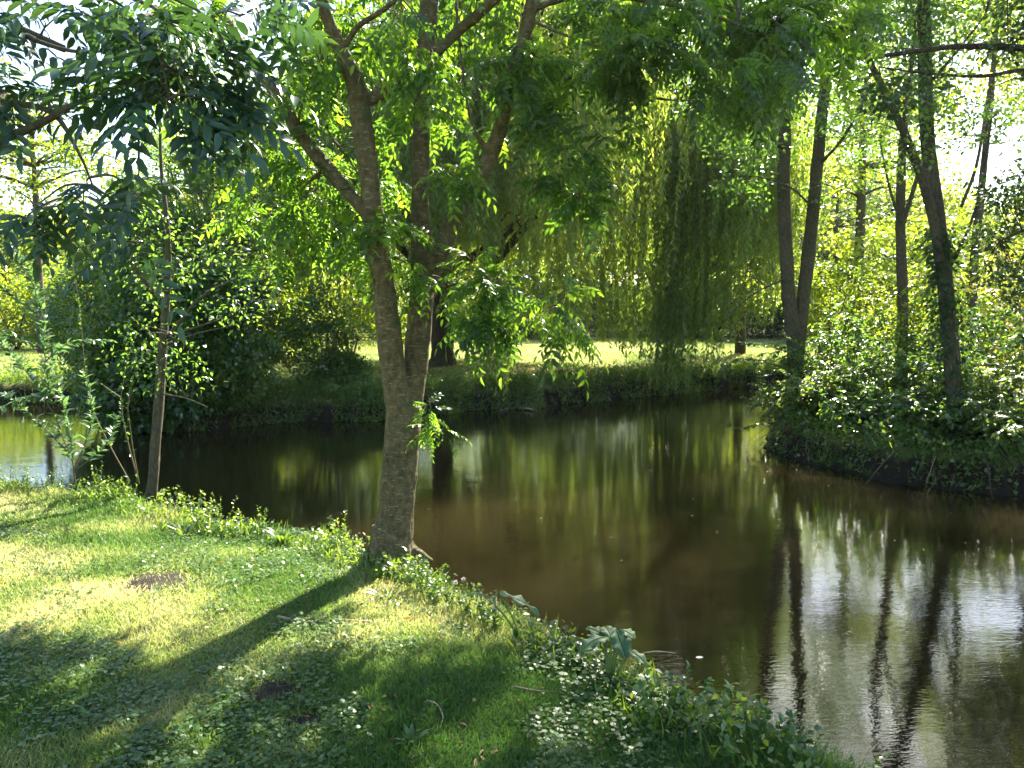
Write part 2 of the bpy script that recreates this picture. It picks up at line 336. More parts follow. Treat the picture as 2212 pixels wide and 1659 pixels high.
# ---- main ash by the water
def P(lst, dz=0):                      # [(x, y, depth, width_px)] -> points, radii
    p = [at(x, y, Y) for x, y, Y, w in lst]; return np.array(p), np.array([w * Y / F / 2 for x, y, Y, w in lst])
tb = Buf()
base_ash = at(846, 1200, 5.15); 
ash_paths = [P(l) for l in [
    [(842, 1245, 5.15, 112), (845, 1205, 5.15, 100), (850, 1160, 5.15, 89), (857, 1080, 5.15, 80), (864, 1000, 5.15, 76), (869, 930, 5.15, 80), (873, 875, 5.17, 76)],
    [(864, 940, 5.15, 50), (860, 890, 5.15, 54), (853, 830, 5.15, 54), (842, 740, 5.15, 52), (831, 640, 5.15, 50), (816, 530, 5.15, 47), (803, 430, 5.15, 45), (791, 330, 5.15, 42), (780, 255, 5.15, 42), (768, 185, 5.1, 40), (738, 115, 5.0, 34), (705, 35, 4.9, 29), (680, -60, 4.8, 25), (640, -220, 4.8, 20), (620, -420, 4.9, 10)],
    [(874, 950, 5.2, 50), (882, 890, 5.22, 54), (893, 830, 5.25, 52), (903, 740, 5.3, 52), (910, 650, 5.35, 52), (912, 570, 5.4, 50), (908, 480, 5.4, 42), (908, 380, 5.4, 38), (912, 250, 5.4, 36), (920, 120, 5.4, 38), (928, 0, 5.4, 37), (935, -140, 5.5, 32), (930, -330, 5.6, 22), (900, -520, 5.7, 10)],
    [(908, 660, 5.35, 40), (925, 600, 5.35, 40), (955, 530, 5.3, 38), (995, 450, 5.3, 35), (1038, 380, 5.3, 33), (1070, 310, 5.3, 31), (1093, 230, 5.2, 29), (1118, 130, 5.2, 27), (1140, 50, 5.2, 26), (1160, -50, 5.2, 23), (1200, -220, 5.3, 15), (1230, -400, 5.3, 7)],
    [(800, 470, 5.15, 30), (765, 430, 5.2, 30), (705, 362, 5.3, 30), (650, 290, 5.4, 29), (608, 222, 5.5, 27), (560, 150, 5.6, 25), (515, 85, 5.7, 23), (470, 10, 5.8, 20), (420, -90, 5.9, 15), (360, -230, 6.0, 8)],
    [(780, 222, 5.15, 24), (812, 208, 5.15, 24), (865, 178, 5.15, 24), (925, 128, 5.1, 24), (985, 72, 5.1, 23), (1055, 12, 5.0, 21), (1120, -60, 4.9, 16), (1200, -200, 4.8, 8)],
    [(738, 120, 5.0, 16), (770, 60, 4.9, 14), (830, 20, 4.7, 12), (900, -40, 4.6, 9)],
    [(1062, 325, 5.3, 9), (1035, 300, 5.3, 9), (1012, 240, 5.25, 8), (1000, 150, 5.2, 8), (990, 60, 5.2, 8), (982, -40, 5.2, 6)],
    [(1128, 90, 5.2, 9), (1165, 130, 5.4, 9), (1215, 165, 5.6, 8), (1330, 195, 5.8, 7), (1450, 216, 6.0, 5), (1580, 218, 6.2, 3), (1640, 235, 6.3, 2)],
    [(1150, 20, 5.2, 14), (1250, -10, 5.2, 13), (1400, 0, 5.2, 11), (1560, 40, 5.3, 8), (1680, 90, 5.4, 4)],
    [(1140, 40, 5.2, 8), (1230, 80, 5.1, 7), (1300, 100, 5.1, 5), (1380, 90, 5.0, 4)],
    [(640, 280, 5.4, 7), (660, 200, 5.3, 6), (690, 130, 5.3, 5)],
    [(800, 445, 5.15, 7), (770, 370, 5.3, 6), (720, 300, 5.5, 5), (690, 250, 5.6, 3)],
    [(930, 600, 5.3, 6), (960, 620, 5.1, 5), (1010, 600, 5.0, 4), (1060, 570, 4.9, 3)],
    [(912, 700, 5.3, 7), (930, 650, 5.1, 5), (960, 620, 5.05, 4)],
    [(1000, 450, 5.3, 5), (985, 400, 5.2, 4), (975, 370, 5.1, 3)],
    [(1040, 385, 5.3, 5), (1120, 360, 5.2, 4), (1200, 350, 5.1, 4), (1270, 320, 5.1, 3)],
    [(1120, 360, 5.2, 4), (1190, 400, 5.1, 3), (1250, 430, 5.0, 2)],
    [(935, 580, 5.3, 5), (1030, 585, 5.0, 4), (1120, 620, 4.8, 3), (1200, 660, 4.7, 2)],
    [(905, 905, 5.0, 4), (918, 925, 4.95, 3), (940, 932, 4.9, 2)],
    [(700, 365, 5.3, 10), (660, 400, 5.6, 7), (610, 440, 5.9, 5), (560, 470, 6.1, 3)],
    [(620, 240, 5.5, 8), (560, 300, 5.8, 6), (520, 380, 6.1, 4), (480, 430, 6.2, 3)],
    [(790, 460, 5.15, 9), (740, 480, 5.5, 6), (690, 510, 5.8, 5), (640, 540, 6.0, 3)],
]]
root = empty("ash_tree", base_ash, "ash with a forked brown trunk at the edge of the near grass bank", "tree")
for k, (p, r) in enumerate(ash_paths):
    big = k < 6
    tube(tb, p, r, 16 if big else 6, 5 if big else 3, wob=.02 if big else 0)
# root flare
for a in np.linspace(0, 2 * np.pi, 8)[:-1] + .3:
    o = np.array([math.cos(a), math.sin(a), 0])
    tube(tb, [base_ash + np.array([0, 0, .20]) + o * .07, base_ash + o * .11 + np.array([0, 0, .05]), base_ash + o * (.22 + .07 * math.sin(a * 3)) + np.array([0, 0, -.07])], [.07, .055, .022], 8, 3)
tr = tb.build("trunk", M['bark_ash'], root)
rm = tr.modifiers.new("m", 'REMESH'); rm.mode = 'VOXEL'; rm.voxel_size = .009
sm = tr.modifiers.new("s", 'SMOOTH'); sm.iterations = 5; sm.factor = .5
dg = bpy.context.evaluated_depsgraph_get(); me = bpy.data.meshes.new_from_object(tr.evaluated_get(dg)); tr.modifiers.clear(); 
me.materials.clear(); me.materials.append(M['bark_ash'])
co = np.empty(len(me.vertices) * 3, np.float32); me.vertices.foreach_get("co", co); co = co.reshape(-1, 3)
no = np.empty(len(me.vertices) * 3, np.float32); me.vertices.foreach_get("normal", no); no = no.reshape(-1, 3)
an = np.arctan2(co[:, 1], co[:, 0])
dsp = (vnoise(co[:, 0] * 1 + co[:, 1], co[:, 2], .07, 11) - .5) * .007 + (vnoise(an * .35, co[:, 2] * .9, .035, 12) - .5) * .007 * np.clip(1.2 - co[:, 2], 0, 1) \
    + (vnoise(co[:, 0] + co[:, 1] * .7, co[:, 2], .3, 13) - .5) * .014
co += no * dsp[:, None]
me.vertices.foreach_set("co", co.ravel()); me.polygons.foreach_set("use_smooth", np.ones(len(me.polygons), bool)); me.update()
tr.data = me

def compound(buf, Pn, D, L, rng, T=T_LEAF, pairs=5, lw=.40, r=None, fl=.32):
    """pinnate leaves: a drooping rachis with pairs of leaflets and a terminal one"""
    Pn = np.asarray(Pn, float); n = len(Pn); D = unit(D); L = np.broadcast_to(L, (n,)).astype(float)
    up = unit(np.array([0, 0, 1.]) + rng.normal(size=(n, 3)) * .45); S = unit(np.cross(D, up)); Nn = np.cross(S, D)
    r = rng.random(n) if r is None else r; dr = rng.uniform(.15, .5, n)
    def pt(t): return Pn + D * (t * L)[:, None] - np.array([0, 0, 1.]) * (dr * t * t * L)[:, None]
    tt = np.zeros(n)
    leaves(buf, pt(tt), pt(tt + 1) - pt(tt), Nn, L, .006, T_RHOMB, r)
    for k in range(pairs + 1):
        t = .28 + .72 * k / pairs; q = pt(tt + t); tang = unit(D - np.array([0, 0, 1.]) * (2 * dr * t)[:, None])
        ll = L * (fl * (1 - .25 * abs(k / pairs - .5))) * rng.uniform(.85, 1.1, n)
        for s in ((-1, 1) if k < pairs else (0,)):
            d = tang * (.62 if s else 1) + S * s * .85 + rng.normal(size=(n, 3)) * .10 - np.array([0, 0, .18])
            nn = Nn + S * s * -.15 + rng.normal(size=(n, 3)) * .18
            leaves(buf, q, d, nn, ll, ll * lw, T, np.clip(r + rng.random(n) * .2 - .1, 0, 1))

def sprays(buf, tw, clusters, rng, wood, lenf=.25, nl=6, twr=.004):
    """each cluster (x,y,depth,radius m,twigs): twigs springing from the wood and ending in rosettes of compound leaves"""
    for (x, y, Yd, rad, nt_) in clusters:
        c = at(x, y, Yd); k = wood[np.argmin(np.linalg.norm(wood - c, axis=1) + rng.random(len(wood)) * .1)]
        hub = c + (k - c) * min(.9, rad * .6 / (np.linalg.norm(k - c) + 1e-6))
        mid = (hub + k) / 2 + np.array([0, 0, .12]) * np.linalg.norm(k - hub)
        tube(tw, [k, mid, hub], [twr * 1.6, twr * 1.2, twr], 4, 3, cap=False)
        E = c + ball(nt_, rng) * rad
        for e in E:
            tube(tw, [hub, (hub + e) / 2 + rng.normal(size=3) * .02, e], [twr, twr * .7, twr * .4], 3, 1, cap=False)
        idx = np.repeat(np.arange(nt_), nl); pe = E[idx] + (hub - E[idx]) * rng.uniform(0, .5, (len(idx), 1))
        out = unit(E - hub)[idx]
        D = unit(out * .5 + rng.normal(size=(len(idx), 3)) * np.array([.8, .8, .35]) + np.array([0, 0, -.22]))
        compound(buf, pe, D, lenf * rng.uniform(.6, 1.1, len(idx)), rng)
wood = np.concatenate([smooth_path(p, r, 4)[0] for p, r in ash_paths])
rng = np.random.default_rng(21)
cl = []
for (x0, x1, y0, y1, Y0, Y1, n, rad, ntw) in [
    (470, 790, 330, 600, 5.3, 6.1, 20, .20, 3), (480, 780, 120, 350, 5.3, 6.1, 9, .22, 3), (560, 760, -20, 110, 5, 6.5, 7, .25, 4),
    (800, 1100, -40, 160, 5.5, 6.4, 9, .22, 3), (800, 900, 60, 500, 5.7, 6.2, 5, .18, 2), (930, 1060, 150, 330, 5.9, 7, 3, .18, 2),
    (1120, 1260, 60, 250, 5, 6, 8, .2, 4), (1260, 1480, -20, 150, 4.8, 6, 12, .22, 5), (1480, 1740, -20, 180, 4.8, 6.2, 14, .24, 5),
    (1560, 1680, 150, 240, 5.2, 6.2, 5, .2, 4), (1700, 1900, -60, 80, 5, 6.5, 7, .24, 4),
    (300, 480, -60, 200, 5, 6.5, 8, .25, 4), (-100, 700, -420, -60, 4.6, 6.0, 12, .3, 4), (700, 1900, -420, -60, 4.6, 6.6, 30, .3, 4), (1250, 2050, -420, -40, 6.6, 9, 46, .36, 6)]:  # last box: unseen clumps added above the frame to shade leaves and bank
    for _ in range(n): cl.append((rng.uniform(x0, x1), rng.uniform(y0, y1), rng.uniform(Y0, Y1), rad, ntw))
cl += [(975, 372, 5.0, .10, 3), (985, 405, 5.0, .08, 2), (1045, 590, 4.9, .13, 4), (1085, 610, 4.9, .10, 3), (1035, 640, 4.9, .12, 4), (1050, 690, 4.9, .13, 4), (1010, 700, 4.9, .10, 3), (1090, 690, 4.9, .08, 2),
       (862, 585, 5.3, .06, 2), (805, 590, 5.3, .07, 2), (1200, 650, 4.7, .10, 3), (1235, 700, 4.7, .06, 2), (1180, 670, 4.8, .08, 2),
       (790, 480, 4.95, .09, 3), (840, 495, 4.9, .08, 3), (915, 590, 4.9, .06, 2),
       (1250, 330, 5.0, .14, 4), (1330, 290, 5.0, .12, 3), (1230, 400, 5.0, .12, 4), (1280, 430, 5.0, .12, 3), (1250, 450, 5.0, .1, 2), (1180, 250, 5.1, .12, 3), (900, 250, 4.9, .1, 2), (880, 130, 4.7, .15, 3), (950, 140, 4.7, .12, 3), (860, 60, 4.6, .15, 3)]
cb = Buf(); tw = Buf()
sprays(cb, tw, cl, rng, wood)
sprays(cb, tw, [(935, 925, 4.95, .08, 3), (965, 935, 4.9, .05, 2), (935, 880, 5.0, .05, 2)], rng, wood, lenf=.15, nl=4, twr=.002)
cb.build("crown", M['ash'], root); tw.build("twigs", M['twig'], root)

# ---- second ash, trunk outside the frame on the left, boughs hanging in at the upper left
b2 = np.array([-5.2, 2.2, gz(-5.2, 2.2)])
root2 = empty("overhanging_ash", b2, "shaded ash boughs with large dark leaves hanging into the upper left corner", "tree")
P2 = [([b2, b2 + [.1, .1, 2], b2 + [.2, .2, 4.2], b2 + [.3, .2, 6.5]], [.2, .17, .14, .06])]
P2 += [(np.vstack([b2 + [.15, .15, 2.1], p]), np.concatenate([[r[0] * 1.6], r])) for p, r in [P(l) for l in [
    [(-150, 330, 3.6, 22), (0, 300, 3.4, 20), (96, 262, 3.3, 16), (180, 215, 3.1, 10), (300, 170, 2.9, 6)],
    [(-150, 200, 3.6, 18), (0, 220, 3.5, 16), (110, 242, 3.3, 12), (170, 330, 3.2, 7), (200, 400, 3.2, 4)]]]]
P2 += [(np.vstack([b2 + [.2, .2, 4.0], p]), np.concatenate([[r[0] * 1.6], r])) for p, r in [P(l) for l in [
    [(-100, -100, 3.5, 20), (150, -60, 3.1, 14), (330, -20, 2.9, 9), (450, 40, 2.8, 6), (500, 130, 2.8, 3)],
    [(150, -60, 3.1, 9), (300, 40, 2.8, 7), (350, 140, 2.7, 5), (365, 240, 2.65, 3)],
    [(0, 40, 3.4, 12), (60, 80, 3.3, 10), (154, 110, 3.2, 8), (250, 110, 3.0, 4)]]]]
tb = Buf(); cb = Buf(); tw = Buf()
for p, r in P2: tube(tb, p, r, 9, 4)
wood2 = np.concatenate([smooth_path(p, r, 4)[0] for p, r in P2])
cl = [(330, 20, 2.9, .16, 4), (430, 60, 2.8, .15, 3), (310, 110, 2.8, .13, 3), (400, 140, 2.75, .13, 4), (355, 215, 2.7, .10, 3), (470, 170, 2.8, .09, 2), (375, 275, 2.65, .04, 2), (240, 70, 2.9, .12, 3),
      (430, 205, 2.75, .06, 2), (290, 200, 2.75, .07, 2), (540, 30, 3.0, .10, 2), (520, 215, 2.9, .03, 1),
      (130, 440, 3.2, .06, 2), (180, 400, 3.2, .04, 1), (115, 500, 3.2, .04, 1), (80, 440, 3.3, .03, 1),
      (30, 60, 3.4, .12, 2), (20, 170, 3.4, .10, 2), (100, 190, 3.3, .07, 2), (110, 30, 3.3, .10, 2), (-80, 200, 3.5, .3, 5), (-60, 0, 3.5, .3, 5),
      (310, 430, 3.0, .03, 1), (305, 520, 3.2, .03, 1), (300, 370, 3.0, .04, 1)]
rng = np.random.default_rng(5)
sprays(cb, tw, cl, rng, wood2, lenf=.29, nl=4)
for _ in range(50):
    c = b2 + np.array([.2, 0, 5.2]) + ball(1, rng)[0] * np.array([1.6, 1.5, 1.3]); compound(cb, c + ball(10, rng) * .3, rdir(10, rng) * [1, 1, .4] - [0, 0, .2], .27, rng)
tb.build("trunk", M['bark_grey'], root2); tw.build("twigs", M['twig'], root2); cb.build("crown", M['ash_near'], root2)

# ---- small tree on the left of the near bank
base = onz(330, 1052, -.08)
pt_ = [P(l) for l in [
    [(325, 1075, 7.35, 34), (330, 1045, 7.35, 27), (336, 960, 7.35, 27), (345, 850, 7.4, 25), (352, 740, 7.4, 22), (360, 640, 7.4, 19), (364, 550, 7.4, 15), (358, 450, 7.4, 12), (348, 360, 7.5, 9), (345, 250, 7.5, 6)],
    [(358, 655, 7.4, 14), (330, 628, 7.2, 14), (300, 590, 7.1, 13), (270, 540, 7.0, 11), (232, 490, 6.9, 10), (200, 455, 6.8, 7), (150, 420, 6.7, 4)],
    [(352, 745, 7.4, 10), (400, 680, 7.5, 9), (450, 630, 7.6, 7), (540, 590, 7.8, 4)],
    [(354, 730, 7.4, 7), (430, 705, 7.5, 5), (500, 680, 7.6, 4), (560, 640, 7.7, 2)],
    [(352, 750, 7.4, 5), (420, 722, 7.3, 4), (520, 700, 7.2, 2)],
    [(345, 850, 7.4, 5), (400, 860, 7.2, 3), (450, 880, 7.1, 2)], [(362, 560, 7.4, 5), (400, 500, 7.4, 4), (440, 490, 7.4, 2)],
    [(360, 600, 7.4, 6), (440, 580, 7.6, 4), (520, 540, 7.8, 2)], [(270, 540, 7.0, 5), (230, 560, 6.9, 3), (180, 530, 6.9, 2)]]]
pt_ = [(p, r * .82) for p, r in pt_]; rng = np.random.default_rng(31)
cw = np.concatenate([smooth_path(p, r, 3)[0] for p, r in pt_])
cc = cw[rng.integers(len(cw) // 6, len(cw), 70)] + rng.normal(size=(70, 3)) * .22
cc = cc[(cc[:, 2] > .9) & (cc[:, 2] < 2.6)]
make_tree("slender_tree", "slender leaning tree with a bare pale trunk on the grassy bank at left", "tree", base, pt_, cc, .24, 24, .05, .027, M['bush'], M['bark_grey'], seed=3, T=T_LEAF, limb_r=.004, sides=10)

# thin bare stems rising from the ground beside it
def stemmy(name, label, cat, base, stems, L, Wd, mat, per_m=40, seed=1, T=T_LEAF, ang=.9, group=None, r0=.006, barkm=None, tip=.12, hi=1.0):
    """a plant of several stems clothed with alternate leaves; stems: list of point lists"""
    rng = np.random.default_rng(seed); root = empty(name, base, label, cat, group); tb = Buf(); cb = Buf()
    for p in stems:
        p = np.asarray(p); ln = np.sum(np.linalg.norm(np.diff(p, axis=0), axis=1)); q, _ = smooth_path(p, np.ones(len(p)), 8)
        tube(tb, p, np.linspace(r0, r0 * .3, len(p)), 5, 2, cap=False)
        n = max(3, int(ln * per_m)); t = (tip + (1 - tip) * rng.random(n) ** .8) * (len(q) - 1.001); i = t.astype(int); f = (t - i)[:, None]
        pp = q[i] * (1 - f) + q[i + 1] * f; tang = unit(q[i + 1] - q[i])
        D = unit(rdir(n, rng) * np.array([1, 1, .3]) * ang + tang * .7 + np.array([0, 0, -.1])); N_ = unit(np.array([0, 0, 1]) + rng.normal(size=(n, 3)) * .5)
        s = rng.uniform(.6, 1.15, n) * (1 - .35 * (t / len(q)) * hi)
        leaves(cb, pp, D, N_, L * s, Wd * s, T, rng.random(n))
    tb.build("stems", barkm or M['twig'], root); cb.build("foliage", mat, root); return root
bs = onz(160, 1040, -.08)
def PP(l): return [at(*q) for q in l]
M['sallow'] = leaf_mat("sallow_leaf", [(.05, .10, .045), (.09, .15, .06), (.15, .20, .09)], .9, .35, .27, .9, (1.8, 2.2, 1.2))
stemmy("willow_sapling", "young many stemmed sallow with narrow shiny leaves at the far left water edge", "shrub", bs, [PP(l) for l in [
    [(162, 1045, 7.2), (155, 990, 7.2), (120, 950, 7.2), (60, 890, 7.1), (10, 850, 7.0)], [(158, 1000, 7.2), (120, 900, 7.2), (100, 800, 7.2), (95, 700, 7.2), (75, 620, 7.2), (60, 560, 7.2)],
    [(160, 1010, 7.2), (150, 930, 7.3), (130, 850, 7.3), (110, 760, 7.3)], [(162, 1010, 7.2), (190, 940, 7.2), (200, 880, 7.1), (180, 800, 7.1)], [(100, 780, 7.2), (150, 740, 7.1), (240, 735, 7.0)],
    [(100, 760, 7.2), (60, 740, 7.1), (0, 720, 7.0)], [(120, 900, 7.2), (70, 820, 7.1), (20, 760, 7.1), (-30, 700, 7.0)], [(96, 700, 7.2), (60, 660, 7.1), (0, 620, 7.0)], [(165, 1015, 7.2), (230, 960, 7.2), (250, 900, 7.2)],
    [(75, 620, 7.2), (40, 560, 7.2), (20, 500, 7.2)], [(130, 860, 7.2), (60, 860, 7.1), (0, 880, 7.0)]]], .12, .045, M['sallow'], 95, 4)
stemmy("bare_sapling", "thin upright sapling between the sallow and the slender tree on the near bank", "sapling", onz(185, 1040, -.08), [PP(l) for l in [
    [(300, 1045, 7.5), (270, 930, 7.5), (262, 850, 7.5), (280, 760, 7.5)], [(280, 1040, 7.5), (225, 940, 7.5), (190, 850, 7.6), (175, 700, 7.6), (165, 620, 7.6), (150, 540, 7.6)],
    [(262, 860, 7.5), (220, 830, 7.5)], [(300, 1045, 7.5), (275, 880, 7.3), (295, 780, 7.2), (270, 700, 7.2)]]], .05, .028, M['bush'], 34, 8, r0=.008)

# ---- weeping willow across the water
def willow():
    rng = np.random.default_rng(12)
    base = at(955, 788, 21.4); base[2] = gz(base[0], base[1]) - .05
    root = empty("weeping_willow", base, "weeping willow on the far bank with a dark trunk and long hanging curtains", "tree")
    tb = Buf(); cb = Buf(); c = base + np.array([2.6, -.6, 0])
    paths = [[(base + [0, 0, -.1], .52), (base + [.02, 0, .3], .33), (base + [0, 0, 1.4], .29), (base + [-.05, 0, 2.8], .27), (base + [0, .1, 4.2], .22), (base + [.4, .3, 6.5], .17), (base + [1.2, .2, 9.4], .12), (base + [2, .2, 11.6], .05)]]
    limbs = [(1.8, [2.2, -1.8, 3.6], [4.0, -2.2, 5.6], .13), (2.6, [3.0, -.2, 5.0], [5.6, -.6, 7.2], .14), (2.4, [-2, -1.2, 4.8], [-4.5, -1.6, 6.6], .12), (3.6, [-1, 1.6, 6], [-2.6, 3.2, 7.6], .1),
             (3.2, [1.4, -2.6, 5.6], [2.2, -4.0, 6.8], .1), (3.8, [1.2, 2.4, 6], [3.4, 4.0, 7.8], .1), (4, [3, -1.6, 7], [6.4, -2.4, 7.4], .09), (3.4, [-1.4, -2.4, 5.4], [-2.6, -4, 6.5], .09)]
    for z, m1, e, r in limbs: paths.append([(base + [0, 0, z], r), (base + np.array(m1) * .5 + [0, 0, z * .35], r * .85), (base + m1, r * .7), (base + e, r * .3)])
    allp = []
    for p in paths:
        pp = [q[0] for q in p]; tube(tb, pp, [q[1] for q in p], 12, 4, wob=.05, rng=rng); allp.append(smooth_path(pp, np.ones(len(pp)), 4)[0])
    allp = np.concatenate(allp)
    B = []                             # bunches: x, y, top z, bottom z, radius, strands
    for _ in range(300):
        a = rng.uniform(0, 2 * np.pi); t = rng.random() ** .5; rx, ry = 6.6 * t, 5.6 * t
        x, y = c[0] + rx * math.cos(a), c[1] + ry * math.sin(a)
        if x > c[0] + .3 and t < .85 and rng.random() < .55: continue
        top = 11.0 - 4.4 * t ** 2.2 + rng.uniform(-.9, .5); bot = 1.5 + 1.5 * vnoise(x, y, 1.5, 31) + rng.uniform(-.5, .8) + (1 - t) * 1.8
        B.append((x, y, top, max(bot, top - 6.5), rng.uniform(.25, .55), 13, .55))
    for (x, yb, Yd, r, n, yt) in [(1440, 842, 18.3, .28, 34, 250), (1445, 800, 18.6, .35, 26, 200), (1075, 868, 16.3, .13, 16, 560), (1068, 800, 16.5, .2, 12, 500), (1210, 790, 18.6, .16, 10, 500), (1340, 772, 19, .22, 16, 300),
                                  (1300, 735, 18.6, .3, 18, 250), (1500, 742, 18.2, .3, 20, 200), (1555, 790, 18.3, .22, 14, 250), (1600, 720, 18.5, .3, 18, 200), (1645, 700, 18.6, .25, 16, 260), (1390, 760, 18.4, .25, 18, 220),
                                  (1250, 700, 18.8, .3, 16, 300), (1180, 690, 19, .3, 14, 300), (720, 655, 19.5, .35, 16, 200), (780, 690, 20, .3, 12, 250), (1000, 705, 19, .25, 10, 350), (965, 690, 18.5, .15, 8, 300), (650, 640, 20, .35, 14, 250), (1530, 700, 18, .3, 18, 180), (1470, 720, 18, .3, 16, 220)]:
        p = at(x, yb, Yd); q = at(x, yt, Yd); B.append((p[0], p[1], q[2], max(p[2], WZ + .12), r, n, .22))
    for (x, y, top, bot, rad, ns, jit) in B:
        k = allp[np.argmin(np.linalg.norm(allp - [x, y, top], axis=1))]; m = (k + np.array([x, y, top])) / 2 + [0, 0, .4]
        tube(tb, [k, m, [x, y, top]], [.035, .025, .01], 5, 3, cap=False)
        hue = np.clip(.25 + .5 * vnoise(x, y, 2.0, 33) + rng.uniform(-.1, .1), 0, 1)
        dx, dy = rng.normal(size=2) * .22 * (jit > .3)
        for s in range(ns):
            amp = rng.uniform(.04, .15); fr = rng.uniform(3, 9)
            o = rng.normal(size=2) * rad; b0 = bot + abs(rng.normal()) * jit * min(1.5, (top - bot) * .4); ln = top - b0
            if ln < .5: continue
            z = np.linspace(top + rng.uniform(-.4, .2), b0, 9); u = (z[0] - z) / ln
            sway = np.stack([x + o[0] * (.35 + .75 * np.sqrt(u)) + amp * np.sin(u * fr + s) + dx * u, y + o[1] * (.35 + .75 * np.sqrt(u)) + amp * np.cos(u * fr * .8 + s) + dy * u, z], 1)
            tube(cb, sway, np.full(9, .003), 3, 1, cap=False)
            n = int(ln / .040); t = rng.random(n) ** .85 * 7.999; i = t.astype(int); f = (t - i)[:, None]
            pp = sway[i] * (1 - f) + sway[i + 1] * f
            D = rdir(n, rng) * [.75, .75, .2] + [0, 0, -.85]
            leaves(cb, pp, D, rdir(n, rng), rng.uniform(.09, .18, n), .034, T_RHOMB, np.clip(hue + rng.uniform(-.25, .25, n), 0, 1))
    tb.build("trunk", M['bark_dark'], root); cb.build("crown", M['willow'], root)
willow()

# ---- island trees on the right
def px_tree(name, label, base, pl, boxes, nper, crad, L, Wd, mat, bark, seed, group=None, limb_r=.008, T=T_RHOMB, droop=.3, cat="tree"):
    rng = np.random.default_rng(seed); paths = [P(l) for l in pl]; cc = []
    for (x0, x1, y0, y1, Y0, Y1, n) in boxes:
        for _ in range(n): cc.append(at(rng.uniform(x0, x1), rng.uniform(y0, y1), rng.uniform(Y0, Y1)))
    base = np.array(base); return make_tree(name, label, cat, base, paths, cc, crad, nper, L, Wd, mat, bark, group, seed, T=T, limb_r=limb_r, sides=10, droop=droop)
def gb(x, Yd):
    p = at(x, 900, Yd); p[2] = gz(p[0], p[1]) - .05; return p
ig = "slim trees standing on the island"
px_tree("forked_alder", "tree with two slim stems rising in a narrow V from the island point", gb(1722, 14),
    [[(1730, 870, 14, 44), (1722, 800, 14, 38), (1716, 725, 14, 36), (1704, 640, 14, 29), (1697, 520, 14, 28), (1692, 400, 14, 27), (1696, 300, 14, 25), (1692, 150, 14, 23), (1690, 0, 14, 20), (1680, -250, 14, 12)],
     [(1722, 780, 14, 28), (1732, 680, 14, 28), (1746, 560, 14, 27), (1757, 450, 14, 26), (1768, 330, 14, 25), (1778, 220, 14, 23), (1790, 100, 14, 21), (1800, -50, 14, 18), (1830, -300, 14, 10)],
     [(1765, 360, 14, 8), (1820, 300, 13.6, 6), (1880, 200, 13.2, 3)], [(1695, 330, 14, 8), (1620, 250, 13.6, 6), (1540, 200, 13.2, 3)], [(1692, 200, 14, 9), (1600, 100, 13.6, 6), (1520, 20, 13.2, 3)],
     [(1757, 450, 14, 5), (1700, 400, 13.5, 4), (1600, 380, 13.2, 3), (1500, 420, 13, 2)], [(1700, 600, 14, 5), (1620, 640, 13.6, 3), (1560, 700, 13.4, 2)]],
    [(1540, 1900, -100, 330, 12.8, 15.5, 60), (1560, 1680, 300, 420, 13, 14.5, 8), (1600, 1900, -520, -100, 12.5, 16, 45), (1650, 2100, -330, 40, 12.5, 15, 40), (1480, 1600, 20, 260, 13, 14.5, 12), (1780, 1960, 180, 420, 13, 14.5, 10)], 85, .48, .085, .052, M['bush'], M['bark_grey'], 41, ig)
px_tree("tall_alder", "tallest tree at right, long straight trunk and a limb slanting up left", gb(2065, 10),
    [[(2075, 1010, 10, 46), (2068, 930, 10, 36), (2058, 800, 10, 34), (2048, 680, 10, 33), (2036, 560, 10, 32), (2022, 450, 10, 31), (2006, 330, 10, 30), (1999, 200, 10, 28), (1997, 80, 10, 27), (1993, -60, 10, 25), (1985, -300, 10, 18), (1980, -600, 10, 9)],
     [(2044, 640, 10, 22), (2028, 540, 9.9, 20), (2004, 428, 9.8, 19), (1975, 340, 9.7, 18), (1950, 280, 9.6, 17), (1905, 185, 9.5, 14), (1876, 125, 9.4, 12), (1855, 40, 9.3, 9), (1820, -60, 9.2, 6)],
     [(1999, 190, 10, 8), (2060, 120, 9.8, 6), (2130, 30, 9.5, 3)], [(2040, 600, 10, 8), (2090, 500, 9.9, 6), (2120, 400, 9.8, 5), (2140, 260, 9.8, 3)], [(1950, 285, 9.6, 7), (1960, 190, 9.7, 5), (1975, 80, 9.8, 3)]],
    [(1780, 2080, -80, 160, 9, 11, 45), (1960, 2212, 0, 260, 9, 11, 22), (1830, 1990, 250, 400, 9.2, 10.5, 6), (1800, 2300, -700, -80, 8.5, 11.5, 80), (1750, 2250, -250, 0, 9, 11, 25), (2080, 2212, 260, 420, 9.2, 10.5, 5)], 80, .36, .07, .042, M['bush'], M['bark_grey'], 42, ig)
px_tree("middle_alder", "slim tree with a forked top just left of the tallest trunk at right", gb(1950, 12.6),
    [[(1952, 900, 12.6, 26), (1950, 780, 12.6, 23), (1950, 640, 12.6, 22), (1946, 520, 12.6, 21), (1945, 440, 12.6, 20), (1950, 310, 12.6, 17), (1962, 200, 12.6, 13), (1975, 60, 12.6, 9)],
     [(1946, 500, 12.6, 10), (1970, 420, 12.5, 9), (2000, 320, 12.4, 8), (2020, 220, 12.3, 5)], [(1945, 480, 12.6, 7), (1920, 400, 12.5, 5), (1900, 300, 12.4, 3)]],
    [(1850, 2060, 60, 420, 11.8, 13.5, 30), (1860, 2040, 420, 640, 12, 13.2, 9), (1800, 2150, -250, 60, 11.8, 14, 34)], 60, .4, .07, .045, M['bright'], M['bark_grey'], 43, ig)
